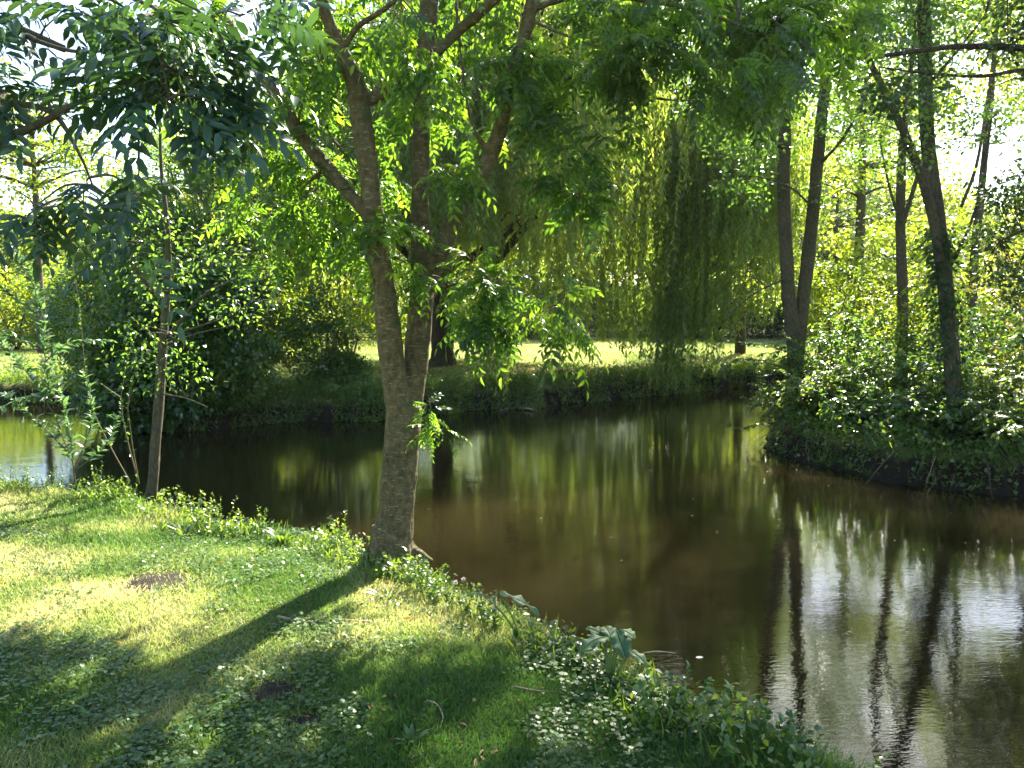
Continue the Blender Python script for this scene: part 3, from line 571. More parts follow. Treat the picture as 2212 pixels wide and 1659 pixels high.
px_tree("thin_alder", "thinnest pale trunk standing behind the tallest tree near the right edge", gb(2098, 15.5),
    [[(2098, 850, 15.5, 20), (2098, 765, 15.5, 19), (2101, 640, 15.5, 18), (2106, 540, 15.5, 17), (2118, 430, 15.5, 16), (2127, 340, 15.5, 14), (2140, 220, 15.5, 12), (2150, 90, 15.5, 9), (2160, -40, 15.5, 6)],
     [(2075, 450, 15.4, 7), (2108, 362, 15.4, 7), (2127, 256, 15.4, 6), (2140, 150, 15.4, 3)]],
    [(2040, 2400, -50, 330, 14.8, 16.5, 40), (2060, 2400, -350, -50, 14.8, 16.5, 30), (2060, 2212, 450, 620, 14.8, 16.5, 8)], 60, .45, .075, .048, M['bright'], M['bark_grey'], 44, ig)
# tree outside the right edge: its dark boughs reach in
br = gb(2520, 8.9)
px_tree("overhanging_oak", "dark tree reaching in from the right edge with nearly level bare boughs", br,
    [[(2520, 1050, 8.9, 70), (2510, 700, 8.9, 56), (2500, 300, 8.9, 48), (2480, -100, 8.9, 36), (2450, -500, 8.9, 16)],
     [(2500, 160, 8.9, 22), (2350, 115, 8.6, 17), (2212, 104, 8.3, 14), (2080, 100, 8.2, 12), (1980, 110, 8.1, 10), (1900, 122, 8.0, 8), (1840, 130, 7.9, 6), (1770, 165, 7.8, 3)],
     [(2500, 200, 8.9, 14), (2350, 165, 8.6, 10), (2212, 152, 8.3, 8), (2120, 165, 8.2, 7), (2000, 158, 8.1, 5), (1900, 145, 8.0, 3)],
     [(2500, 500, 8.9, 20), (2380, 460, 9, 12), (2260, 480, 9.1, 8), (2160, 520, 9.2, 4)]],
    [(2100, 2420, 370, 670, 8.8, 10, 52), (2140, 2420, -150, 120, 7.8, 9.2, 24), (1780, 2000, 150, 260, 7.8, 8.3, 5), (2200, 2700, -500, 0, 8, 10, 50), (2260, 2500, 0, 400, 8, 10, 34)], 95, .30, .075, .045, M['dark'], M['bark_dark'], 45)

# ---- background trees beyond the lawn
def bg_tree(name, label, px, Yd, h, cr, mat, seed, group, low=.12, L=.24, nc=70, per=120, lean=0):
    rng = np.random.default_rng(seed); p = at(px, 700, Yd); x, y = p[0], p[1]; z = gz(x, y) - .1; b0 = np.array([x, y, z])
    paths = [([b0, b0 + [lean * .3, 0, h * .3], b0 + [lean * .7, .1, h * .6], b0 + [lean, 0, h * .9]], [.03 * h * .7, .02 * h * .7, .014 * h * .7, .03])]
    cc = ell(nc, b0 + [lean * .6, 0, h * (.5 + low / 2)], [cr, cr * .85, h * (.5 - low / 2) * .95], rng, .25)
    cr_ = cr * rng.uniform(.16, .30, nc)
    return make_tree(name, label, "tree", b0, paths, cc, cr_, per, L, L * .62, mat, M['bark_grey'], group, seed, flat=.7, limb_r=.05)
BGG = "trees of the wood beyond the lawn"
bgl = "leafy tree of the sunlit wood beyond the lawn"
for k, (px, Yd, h, cr, mt) in enumerate([(-260, 52, 10, 5, 'bright'), (-60, 46, 8.5, 4.5, 'bright'), (150, 50, 9, 5, 'bright'), (330, 47, 9.5, 4.5, 'bush'), (470, 50, 15, 6, 'bright'), (640, 54, 19, 7, 'bright'), (800, 48, 16, 6, 'bush'),
        (960, 56, 21, 7.5, 'bright'), (1120, 50, 17, 6.5, 'bright'), (1280, 55, 20, 7, 'bush'), (1430, 52, 17, 6.5, 'bright'), (1570, 56, 17, 6.5, 'bright'), (1680, 48, 13.5, 5.5, 'bright'), (1800, 52, 14, 6, 'bush'),
        (1910, 46, 10.5, 5, 'bright'), (2030, 50, 10, 5, 'bright'), (2160, 46, 9, 5, 'bright'), (2320, 50, 12, 6, 'bush'), (2550, 46, 13, 6, 'bright'), (1240, 45, 9, 4.5, 'bright'), (1500, 44, 8, 4, 'bright'), (1760, 42, 7, 3.6, 'bright'), (1990, 40, 6, 3.4, 'bright')]):
    bg_tree("wood_tree", bgl, px, Yd, h, cr, M[mt], 100 + k, BGG, L=.26)
# tall pale willows behind the water at the left and the middle
bg_tree("pale_willow", "pale crooked willow behind the dark shrubs on the left point", 455, 19, 6.8, 2.6, M['willow'], 150, None, L=.11, nc=70, per=110)
bg_tree("pond_tree", "loose green tree standing beyond the pond at the far left", 90, 27, 9.5, 3.6, M['bright'], 157, None, L=.17, nc=60, per=90, low=.45)
bg_tree("yellow_willow", "yellow green willow behind the hanging curtains at right of the lawn", 1600, 27, 9.5, 3.4, M['willow'], 152, None, L=.16, nc=90, per=130)
bg_tree("dark_conifer", "bluish dark tree showing between the two stems of the island tree", 1800, 38, 9, 2.6, M['dark'], 153, None, L=.16, nc=60, per=120)
bg_tree("lawn_tree", "smaller thick trunked tree on the lawn right of the willow trunk", 1100, 27, 8, 3.4, M['willow'], 154, None, L=.14, nc=60, per=110, low=.3)

bg_tree("creek_tree", "tall tree rising beyond the creek behind the right hand trunks", 2260, 22, 13, 3.3, M['bright'], 155, None, L=.15, nc=95, per=130, low=.5)
bg_tree("loose_tree", "loose tall tree beyond the creek between the forked tree and the slim one", 1850, 25, 11.5, 2.9, M['bright'], 156, None, L=.15, nc=70, per=100, low=.42)
def shrub(name, label, cx, cy, r, h, mat, seed, nc=40, per=120, L=.06, Wd=.04, group=None, T=T_RHOMB, cr=.3, low=0.0, cat="shrub", ry=None, dr=.3):
    rng = np.random.default_rng(seed); z = gz(cx, cy); z = max(z, WZ); b0 = np.array([cx, cy, z - .04]); ry = ry or r
    cc = ell(nc, b0 + [0, 0, h * (.5 + low / 2)], [r, ry, h * (.5 - low / 2)], rng, .45); cc[:, 2] = np.maximum(cc[:, 2], WZ + .12)
    paths = []
    for a in rng.uniform(0, 2 * np.pi, 6):
        e = b0 + [math.cos(a) * r * .5, math.sin(a) * ry * .5, h * .7]; paths.append(([b0, (b0 + e) / 2 + rng.normal(size=3) * .08 * h, e], [.012 * h + .006, .009 * h, .004]))
    rt = empty(name, b0, label, cat, group); tb = Buf(); cb = Buf()
    for p, q in paths: tube(tb, p, q, 5, 3)
    pts = np.concatenate([smooth_path(p, q, 3)[0] for p, q in paths])
    for c in cc:
        k = pts[np.argmin(np.linalg.norm(pts - c, axis=1))]; tube(tb, [k, (k + c) / 2 + [0, 0, .05 * h], c], [.004 * h, .003 * h, .002], 4, 2, cap=False)
    crown_leaves(cb, cc, cr * rng.uniform(.7, 1.3, nc), per, L, Wd, rng, T, .65, dr)
    tb.build("stems", M['twig'], rt); cb.build("foliage", mat, rt); return rt
def sh_px(name, label, px, Yd, r, h, mat, seed, **k):
    p = at(px, 800, Yd); return shrub(name, label, p[0], p[1], r, h, mat, seed, **k)
# shrubs on the left point
lg = "dark shrubs crowding the left point"
sh_px("waterside_shrub", "broad dark shrub on the left point, its boughs touching the water", 400, 14.0, 1.45, 2.7, M['bush'], 201, nc=110, per=190, L=.085, Wd=.065, cr=.34, ry=.75)
sh_px("waterside_shrub", "lower leafy shrub at the left point hanging over its dark reflection", 300, 13.7, 1.1, 2.1, M['herb'], 221, nc=80, per=150, L=.08, Wd=.06, cr=.3, ry=.6)
sh_px("tall_shrub", "tallest dark shrub behind the slender trunk on the left point", 330, 15.1, 1.0, 4.2, M['bush'], 202, nc=80, per=190, L=.08, Wd=.055, cr=.36)
sh_px("wide_shrub", "wide leafy shrub behind the slender tree on the left point, reaching left", 255, 15.4, 1.3, 3.1, M['bush'], 211, nc=80, per=150, L=.085, Wd=.055, cr=.38)
sh_px("hollow_tree", "leafy young tree rising behind the dark shrubs on the left point", 460, 16.5, 1.5, 5.6, M['bush'], 212, nc=90, per=120, L=.09, Wd=.055, cr=.42, low=.2)
sh_px("tip_shrub", "low dark shrub at the very tip of the left point by the pond", 250, 14.6, .75, 1.7, M['bush'], 203, nc=45, per=180, L=.07, Wd=.05, cr=.3, ry=.5)
sh_px("waterside_shrub", "leafy skirt of low boughs dipping into the water left of the slender trunk's reflection", 300, 13.35, 1.0, 1.35, M['bush'], 231, nc=70, per=130, L=.09, Wd=.065, cr=.28, ry=.5)
sh_px("waterside_shrub", "low spreading shrub dipping into the water at the right end of the shrubs", 450, 13.75, .95, 1.3, M['herb'], 232, nc=70, per=130, L=.09, Wd=.065, cr=.28, ry=.5)
sh_px("lawn_shrub", "rounded green shrub right of the dark shrubs behind the far bank", 520, 16.2, 1.0, 2.4, M['herb'], 204, nc=50, per=160, L=.08, Wd=.05, cr=.35)
sh_px("bank_sapling", "leafy sapling with a thin dark stem on the far bank left of the ash", 690, 15.9, .75, 2.2, M['bush'], 205, nc=50, per=120, L=.075, Wd=.045, cr=.28, cat="sapling")
sh_px("bank_bush", "low bush at the foot of the thin sapling on the far bank", 735, 16.2, .55, .8, M['bush'], 206, nc=28, per=120, L=.07, Wd=.045, cr=.2)
sh_px("pale_shrub", "shrub under the willow behind the lawn left of the ash trunk", 760, 24, 1.8, 3.0, M['bright'], 207, nc=50, per=130, L=.12, Wd=.07, cr=.5)
sh_px("mid_shrub", "wide green shrub far back on the lawn behind the sapling", 600, 25, 2.0, 3.4, M['bright'], 208, nc=60, per=130, L=.13, Wd=.08, cr=.55)
# shrubs along the far edge of the lawn, and beyond the left pond
for k, (px, Yd, r, h, mt) in enumerate([(-350, 30, 3, 3.6, 'bright'), (-120, 32, 2.6, 3.2, 'autumn'), (40, 30, 2.2, 3.0, 'bright'), (170, 31, 2.0, 3.4, 'bright'), (300, 33, 2.4, 3.6, 'autumn'), (430, 35, 2.5, 3.5, 'bright'), (560, 38, 2.6, 3.6, 'bush'),
        (690, 40, 3, 3.8, 'bright'), (850, 40, 3, 3.2, 'bright'), (1000, 42, 3, 3.4, 'bush'), (1150, 40, 2.6, 3.0, 'bright'), (1290, 42, 3, 3.2, 'bush'), (1420, 41, 2.6, 2.8, 'bright'), (1540, 42, 3, 3.0, 'bright'), (1660, 40, 2.4, 3.2, 'dark'),
        (1780, 38, 2.6, 3.4, 'bright'), (1900, 36, 2.4, 3.4, 'bright'), (2010, 38, 2.6, 3.6, 'bright'), (2130, 35, 2.6, 3.8, 'autumn'), (2280, 36, 3, 4, 'bright'), (2480, 35, 3, 4, 'bright')]):
    sh_px("lawn_edge_shrub", "shrub at the foot of the wood behind the lawn and pond", px, Yd, r, h, M[mt], 300 + k, nc=60, per=90, L=.17, Wd=.10, cr=.7, group="shrubs at the foot of the wood")
# nearer thicket behind the island creek
for k, (px, Yd, r, h, mt, lab) in enumerate([(1830, 22, 1.6, 3.6, 'bright', "bright green thicket bush seen between the forked tree and the slim tree"), (2000, 20, 1.6, 3.4, 'bright', "bright thicket bush behind the tallest trunk at right"),
        (2180, 21, 1.8, 4.0, 'autumn', "yellowing thicket bush at the right edge behind the island"), (1930, 25, 1.8, 4.4, 'bright', "tall thicket bush farther back between the right hand trunks")]):
    sh_px("thicket_bush", lab, px, Yd, r, h, M[mt], 350 + k, nc=60, per=120, L=.12, Wd=.08, cr=.5)
# undergrowth on the island: arching stems with side twigs
def arch_bush(name, label, px, Yd, h, r, n, mat, seed, L=.085, Wd=.062, side=6, per_m=46, cat="shrub", lean=(0, 0, 0), group=None):
    rng = np.random.default_rng(seed); b0 = gb(px, Yd); st = []
    for _ in range(n):
        a = rng.uniform(0, 2 * np.pi); d = np.array([math.cos(a), math.sin(a), 0]) * rng.uniform(.3, 1) + np.array(lean); q = rng.uniform(.55, 1.05); s0 = b0 + d * r * .25
        s0[2] = max(gz(s0[0], s0[1]), WZ) - .02
        main = [s0, s0 + d * r * .25 + [0, 0, h * q * .55], s0 + d * r * .6 + [0, 0, h * q], s0 + d * r * 1.0 + [0, 0, h * q * .85]]; st.append(main)
        sp, _ = smooth_path(np.array(main), np.ones(4), 6)
        for k in rng.integers(3, len(sp), side):
            e = unit(rng.normal(size=3) * [1, 1, .45] + d * .4) * rng.uniform(.2, .45); st.append([sp[k], sp[k] + e * .5 + [0, 0, .03], sp[k] + e - [0, 0, .04]])
    return stemmy(name, label, cat, b0, st, L, Wd, mat, per_m, seed, r0=.007, tip=.05, group=group, ang=1.1)
for k, (px, Yd, h, r, n, mt, lab) in enumerate([
        (1690, 12.7, .7, .45, 14, 'herb', "low leafy clump on the tip of the island"), (1750, 13.4, 1.3, .9, 16, 'bush', "hazel bush below the forked tree on the island"), (1840, 12.6, 1.5, .9, 18, 'bush', "glossy bush in the middle of the island"),
        (1800, 11.7, .8, .6, 16, 'herb', "low bramble on the island's front bank"), (1900, 11.2, 1.0, .7, 18, 'bush', "dark bush hanging to the water left of the tallest trunk"), (1990, 10.9, 1.2, .7, 18, 'bush', "dark bush round the foot of the tallest trunk"),
        (2110, 10.3, 1.0, .7, 18, 'herb', "shiny leaved bush right of the tallest trunk at the water"), (2200, 9.7, .9, .7, 18, 'herb', "low bush cut by the right edge on the island bank"), (1960, 12.4, 2.3, .8, 16, 'bright', "tall thin undergrowth left of the tallest trunk"),
        (2150, 12.5, 2.0, 1.0, 16, 'autumn', "yellow green bush behind the right end of the island"), (1860, 14.2, 2.4, .9, 14, 'bright', "tall loose bush right of the forked tree"), (2060, 11.6, 1.6, .8, 14, 'bush', "upright bush just behind the tallest trunk"), (2330, 10.2, 1.4, .9, 16, 'bush', "bush just outside the right edge on the island")]):
    arch_bush("island_bush", lab, px, Yd, h, r, n, M[mt], 400 + k)
def drooping(name, label, px, seed, pts, n):
    pass
# long low twigs reaching out over the water from the island
stemmy("overhanging_hazel", "hazel with long leafy twigs reaching left over the creek below the forked tree", "shrub", gb(1760, 13.2), [PP(l) for l in [
    [(1760, 830, 13.2), (1700, 760, 13), (1620, 742, 12.8), (1540, 735, 12.6)], [(1760, 830, 13.2), (1680, 790, 12.9), (1600, 775, 12.7), (1560, 800, 12.5)], [(1780, 840, 13.2), (1740, 760, 13), (1690, 720, 12.8)],
    [(1780, 840, 13.2), (1840, 740, 13), (1900, 700, 12.8)], [(1760, 830, 13.2), (1720, 800, 12.8), (1650, 812, 12.6)], [(1780, 850, 13.2), (1800, 730, 13), (1840, 650, 12.8), (1860, 560, 12.7)], [(1780, 850, 13.2), (1880, 780, 12.8), (1960, 770, 12.6)],
    [(1770, 850, 13.2), (1820, 790, 12.8), (1880, 740, 12.5)], [(1700, 920, 12.5), (1650, 915, 12.3), (1600, 925, 12.1), (1560, 915, 12.0)]]], .085, .06, M['bush'], 60, 9, r0=.01)
for k, (px, Yd, h, r, n, mt, lab) in enumerate([(1760, 11.75, .55, .45, 16, 'herb', "weeds spilling over the island bank near its tip"), (1850, 11.15, .5, .5, 18, 'bush', "dark trailing bush touching the water at the middle of the island front"),
        (1960, 10.5, .55, .5, 18, 'bush', "trailing bush on the island front left of the tallest trunk's foot"), (2070, 10.0, .5, .5, 18, 'bush', "trailing bush in front of the tallest trunk's foot"), (2170, 9.5, .5, .5, 18, 'herb', "pale trailing bush on the island front at the right edge")]):
    arch_bush("trailing_bush", lab, px, Yd, h, r, n, M[mt], 440 + k, L=.095, Wd=.07, lean=(-.1, -.35, 0))
# ivy on the tallest trunk
rng = np.random.default_rng(77); cb = Buf(); n = 2600
yy = 1010 - (rng.random(n) ** 1.2) * 520; xx = np.interp(yy, [450, 560, 680, 800, 930, 1010], [2022, 2036, 2048, 2058, 2068, 2075]); ang = rng.uniform(0, 2 * np.pi, n)
c0 = np.array([at(a, b_, 10) for a, b_ in zip(xx, yy)]); rr = rng.uniform(.10, .24, n) * np.interp(yy, [480, 1000], [.9, 1.5]) * (.6 + .8 * vnoise(yy * .01, ang * .3, .5, 9)); oo = np.stack([np.cos(ang) * rr, np.sin(ang) * rr, rng.normal(size=n) * .03], 1)
ok = rng.random(n) < .4 + .6 * (vnoise(yy * .01, ang * .5, .9, 14) > .42)
leaves(cb, (c0 + oo)[ok], (oo + [0, 0, -.25])[ok], (oo + rng.normal(size=(n, 3)) * .08)[ok], rng.uniform(.05, .085, n)[ok], .06, T_RHOMB, rng.random(n)[ok])
tag(cb.build("climbing_ivy", M['dark'], origin=gb(2065, 10)), "ivy climbing round the tallest trunk at right", "ivy")

# far wood closing the view: one continuous mass
rng = np.random.default_rng(88); cb = Buf(); n = 2200
a = rng.uniform(-.95, .95, n); Yd = rng.uniform(60, 74, n); hh = np.interp(a, [-.95, -.6, -.42, -.3, .3, .42, .52, .95], [7, 7, 8, 15, 16, 11, 8, 10]) * (.75 + .5 * vnoise(a * 40, Yd * 0, 3, 44))
cc = np.stack([a * Yd, Yd, rng.random(n) ** 1.4 * hh + .3], 1)
crown_leaves(cb, cc, 1.9, 60, .42, .30, rng)
tag(cb.build("far_wood", M['bright']), "far wood closing the view behind the lawn", "wood", kind="stuff")

# ------------------------------------------------------------------ ground cover
# lawn grass, denser near the camera
def scatter_land(n, x0, x1, y0, y1, rng, dmin=.02, dmax=99, pw=1.0):
    u = rng.random(n); y = y0 * (y1 / y0) ** (u ** pw); x = rng.uniform(-1, 1, n) * (y * .74 + .5); x = np.clip(x, x0, x1)
    d = landd(x, y); k = (d > dmin) & (d < dmax); return x[k], y[k], d[k]
rng = np.random.default_rng(55); b = Buf()
x, y, d = scatter_land(620000, -9, 6, 2.3, 11, rng)
k = (pdist(x, y, ISL) > 0) & (y < 10.5); x, y, d = x[k], y[k], d[k]; n = len(x)
dry = vnoise(x, y, 1.1, 51) * .55 + vnoise(x, y, .35, 52) * .45
SOILS = [(onz(590, 1488, 0), .12, .10, "dark round patch of bare soil in the shaded grass"), (onz(655, 1550, 0), .08, .07, "smaller dark soil patch nearest the camera in the grass"), (onz(345, 1252, 0), .24, .20, "sunlit brown patch of bare soil in the yellow grass")]
keep = rng.random(n) < .45 + .55 * sstep(.25, .5, vnoise(x, y, .5, 53) + .15)
for c, rx, ry, _ in SOILS:
    e = ((x - c[0]) / rx) ** 2 + ((y - c[1]) / ry) ** 2; keep &= rng.random(n) < sstep(.5, 1.5, e + 1.3 * (vnoise(x, y, .06, 58) - .5)) + .22
x, y, d, dry = x[keep], y[keep], d[keep], dry[keep]; n = len(x)
tall = 1 + (2.2 + 1.5 * sstep(-.2, 1.5, x)) * sstep(.9, .15, d) * (vnoise(x, y, .4, 54) + .2)
L = rng.uniform(.022, .05, n) * tall * (1 + .5 * (vnoise(x, y, .9, 57) - .5)); z = hgt(x, y) - .004
D = rdir(n, rng) * [.75, .75, .1] + [0, 0, .75]
leaves(b, np.stack([x, y, z], 1), D, rdir(n, rng), L, .0042 * (1 + (y - 2) * .10), T_BLADE, np.clip((dry - .33) * 1.8 + rng.random(n) * .42 - .15 - (tall - 1) * .1, 0, 1))
tag(b.build("grass", M['grass']), "mown grass of the near bank, patchy and partly dry", "grass", kind="stuff")
# round leaved ground cover
b = Buf(); x, y, d = scatter_land(150000, -9, 6, 2.3, 10, rng)
k = (y < 10) & (pdist(x, y, ISL) > 0) & ((vnoise(x, y, .7, 61) * .5 + vnoise(x, y, .22, 62) * .5 + .07 * sstep(1.0, .2, d)) > .50 + .13 * rng.random(len(x))); x, y, d = x[k], y[k], d[k]
for c, rx, ry, _ in SOILS:
    k = ((x - c[0]) / rx) ** 2 + ((y - c[1]) / ry) ** 2 > 1; x, y, d = x[k], y[k], d[k]
n = len(x); s = rng.uniform(.010, .024, n) * (1 + .7 * sstep(.8, .2, d))
leaves(b, np.stack([x, y, hgt(x, y) + rng.uniform(.008, .04, n) * (1 + sstep(.7, .2, d) * 1.5)], 1), rdir(n, rng) * [1, 1, .12], rng.normal(size=(n, 3)) * .28 + [0, 0, 1], s, s, T_ROUND, rng.random(n))
tag(b.build("ground_ivy", M['clover']), "clover and ground ivy creeping through the near grass", "ground cover", kind="stuff")

# bank vegetation on all the shores
def bank(name, label, pts, n, dlo, dhi, hmax, L, Wd, mat, seed, T=T_RHOMB, off=0):
    rng = np.random.default_rng(seed); pts = np.asarray(pts); seg = np.diff(pts, axis=0); ln = np.linalg.norm(seg, axis=1); cum = np.concatenate([[0], np.cumsum(ln)]) / ln.sum()
    t = rng.random(n); i = np.clip(np.searchsorted(cum, t) - 1, 0, len(seg) - 1); f = ((t - cum[i]) / (cum[i + 1] - cum[i]))[:, None]
    p = pts[i] + seg[i] * f + rng.normal(size=(n, 2)) * (dhi * .7); d = landd(p[:, 0], p[:, 1]); k = (d > dlo) & (d < dhi); p = p[k]; d = d[k]; n = len(p)
    g = hgt(p[:, 0], p[:, 1]); cl = vnoise(p[:, 0], p[:, 1], .5, seed) * .6 + vnoise(p[:, 0], p[:, 1], .17, seed + 1) * .4
    k = rng.random(n) < sstep(.22, .5, cl); p, d, g, cl = p[k], d[k], g[k], cl[k]; n = len(p)
    z = np.maximum(g, WZ) + rng.random(n) * hmax * (cl * 1.6) * sstep(dlo - .05, dlo + .25, d) + .01
    b = Buf(); s = rng.uniform(.6, 1.2, n)
    leaves(b, np.stack([p[:, 0], p[:, 1], z], 1), rdir(n, rng) + [0, 0, -.15], rng.normal(size=(n, 3)) * .5 + [0, 0, 1], L * s, Wd * s, T, np.clip(rng.random(n) * .6 + cl * .5 - .1, 0, 1))
    # grass blades among them
    m = n // 3; b2 = rng.integers(0, n, m); leaves(b, np.stack([p[b2, 0], p[b2, 1], np.maximum(g[b2], WZ)], 1), rdir(m, rng) * [.6, .6, .1] + [0, 0, .8], rdir(m, rng), rng.uniform(.1, .28, m) * hmax / .3, .012, T_BLADE, rng.random(m))
    return tag(b.build(name, mat), label, "bank plants", kind="stuff")
bank("far_bank_herbs", "weeds and grasses clothing the far bank above the dark waterline", far[2:17], 100000, -.03, 1.0, .30, .07, .045, M['herb'], 71)
bank("island_bank_herbs", "weeds hanging over the front bank of the island", list(ISL[:8]) , 30000, .02, 1.3, .24, .07, .05, M['herb'], 73)
bank("island_back_herbs", "weeds on the back shore of the island", list(ISL[8:]) + [ISL[0]], 30000, .0, .8, .30, .07, .045, M['herb'], 75)
bank("near_bank_herbs", "weeds and tall grass fringing the near bank at the water", near[1:20], 30000, .02, .55, .20, .040, .020, M['herb'], 79)
bank("pond_bank_herbs", "reeds and weeds on the shore beyond the left pond", far_left, 40000, .0, 1.4, .5, .10, .05, M['herb'], 77)
def dead_stems(name, label, pts, n, seed):
    rng = np.random.default_rng(seed); pts = np.asarray(pts); seg = np.diff(pts, axis=0); ln = np.linalg.norm(seg, axis=1); b = Buf(); pr = ln / ln.sum()
    for _ in range(n):
        i = rng.choice(len(seg), p=pr); q = pts[i] + seg[i] * rng.random(); nr = np.array([seg[i][1], -seg[i][0]]) / ln[i]
        if landd(q[0] + nr[0] * .3, q[1] + nr[1] * .3) < landd(q[0] - nr[0] * .3, q[1] - nr[1] * .3): nr = -nr
        t0 = rng.uniform(.1, .45); a = q + nr * t0; w0 = q - nr * rng.uniform(-.05, .3); d = rng.normal(size=2) * .18
        za = float(hgt(a[:1], a[1:2])[0]) + rng.uniform(0, .12)
        p = [np.array([*a, za]), np.array([*((a + w0) / 2 + d * .5), (za + WZ) / 2 + rng.uniform(.03, .14)]), np.array([*(w0 + d), WZ + rng.uniform(-.03, .10)])]
        tube(b, p, [.005, .004, .002] if rng.random() < .8 else [.012, .009, .005], 4, 2, cap=False)
    return tag(b.build(name, M['root']), label, "dead stems", kind="stuff")
dead_stems("far_bank_stems", "dry stems and roots hanging over the soil of the far bank", far[4:17], 190, 95)
dead_stems("island_bank_stems", "dry stems and roots hanging over the dark bank of the island", list(ISL[:7]) + [ISL[0]], 120, 96)
rng = np.random.default_rng(97); b = Buf(); n = 260; x = rng.uniform(-7, 8, n); y = rng.uniform(4, 18, n); k = landd(x, y) < -.05; x, y = x[k], y[k]; n = len(x)
leaves(b, np.stack([x, y, np.full(n, WZ + .004)], 1), rdir(n, rng) * [1, 1, .03], np.tile([0, 0, 1.], (n, 1)) + rng.normal(size=(n, 3)) * .05, rng.uniform(.015, .05, n), rng.uniform(.008, .02, n), T_RHOMB, rng.random(n))
tag(b.build("floating_scraps", M['litter']), "small leaf scraps drifting on the water", "floating leaves", kind="stuff")
# far lawn texture: short tufts
rng = np.random.default_rng(91); b = Buf(); n = 240000
y = rng.uniform(14, 40, n) ** 1.0; x = rng.uniform(-.7, .7, n) * y; d = landd(x, y); k = (d > .4) & (pdist(x, y, ISL) > .2); x, y = x[k], y[k]; n = len(x)
leaves(b, np.stack([x, y, hgt(x, y) - .005], 1), rdir(n, rng) * [.8, .8, .1] + [0, 0, .6], rdir(n, rng), rng.uniform(.05, .10, n), .02, T_BLADE, np.clip(vnoise(x, y, 1.6, 92) * .55 + rng.random(n) * .3 + .1 * (y > 21), 0, 1))
tag(b.build("far_lawn_grass", M['grass']), "short sunlit grass of the lawn across the water", "grass", kind="stuff")

# fallen leaves and litter, too many to count under the trees
rng = np.random.default_rng(93); b = Buf(); x, y, d = scatter_land(1500, -6, 4, 2.6, 9, rng, .3); n = len(x)
leaves(b, np.stack([x, y, hgt(x, y) + .02], 1), rdir(n, rng) * [1, 1, .2], rng.normal(size=(n, 3)) * .4 + [0, 0, 1], rng.uniform(.012, .045, n), rng.uniform(.006, .018, n), T_LEAF, rng.random(n))
tag(b.build("leaf_litter", M['litter']), "scattered brown leaf scraps lying in the near grass", "fallen leaves", kind="stuff")
rng = np.random.default_rng(94); b = Buf(); n = 1500; p0 = at(1150, 800, 20); x = p0[0] + rng.normal(size=n) * 3.0; y = p0[1] + rng.normal(size=n) * 1.3; k = landd(x, y) > .5; x, y = x[k], y[k]; n = len(x)
leaves(b, np.stack([x, y, hgt(x, y) + .03], 1), rdir(n, rng) * [1, 1, .2], rng.normal(size=(n, 3)) * .4 + [0, 0, 1], rng.uniform(.08, .14, n), .05, T_RHOMB, rng.random(n))
tag(b.build("willow_litter", M['litter']), "brown fallen leaves under the weeping willow on the far lawn", "fallen leaves", kind="stuff")

# bare soil patches
for c, rx, ry, lab in SOILS:
    rng = np.random.default_rng(int(rx * 1000)); m = 26; g = np.linspace(-1, 1, m); A, B_ = np.meshgrid(g, g); ex, ey = A * rx * 1.25, B_ * ry * 1.25
    xx, yy = c[0] + ex, c[1] + ey; e = np.sqrt(A ** 2 + B_ ** 2) * 1.35 + .9 * (vnoise(xx, yy, .06, 59) - .5)
    zz = hgt(xx, yy) + np.where(e < 1, .006 + .022 * (1 - e) * (vnoise(xx, yy, .03, 60) + .4), -.03) + .004 * rng.random(xx.shape)
    i = (np.arange(m - 1)[:, None] * m + np.arange(m - 1)[None]).ravel(); b = Buf(); o3 = np.array([c[0], c[1], gz(c[0], c[1])])
    b.add(np.stack([xx, yy, zz], -1).reshape(-1, 3), np.stack([i, i + 1, i + 1 + m, i + m], 1))
    tag(b.build("soil_patch", M['soil'], origin=o3), lab, "bare soil", "bare soil patches in the grass")

# ------------------------------------------------------------------ individual plants on the near bank
def herb(name, label, base, h, nst, seed, L=.035, Wd=.022, mat=None, group=None, flower=False, spread=.12, cat="plant", per=70):
    rng = np.random.default_rng(seed); st = []
    for _ in range(nst):
        a = rng.uniform(0, 2 * np.pi); e = np.array([math.cos(a), math.sin(a), 0]) * spread * rng.random(); q = rng.uniform(.65, 1.0)
        st.append([base + e * .2, base + e * .6 + [0, 0, h * q * .5], base + e * 1.3 + [0, 0, h * q]])
    r = stemmy(name, label, cat, base, st, L, Wd, mat or M['herb'], per, seed, r0=.0022, group=group, barkm=M['herb'])
    if flower:
        for s in st[:2]:
            b = Buf(); c = s[-1]; n = 60; o = rdir(n, rng); leaves(b, c + o * .006, o, rdir(n, rng), .009, .005, T_RHOMB, rng.random(n)); b.build("flower", M['flower'], r)
    return r
def gp(x, y, dz=0):
    zs = np.linspace(.08, -.5, 60); q = np.array([onz(x, y, z) for z in zs]); h = hgt(q[:, 0], q[:, 1])
    k = int(np.argmax(zs <= h)) if (zs <= h).any() else 30
    if h[k] < -.22:                       # the ray clears the bank: stand the plant on the rim in front
        k = int(np.argmax(h))
    p = q[k].copy(); p[2] = h[k] - .005; return p
MG = "mint plants along the water edge right of the ash"
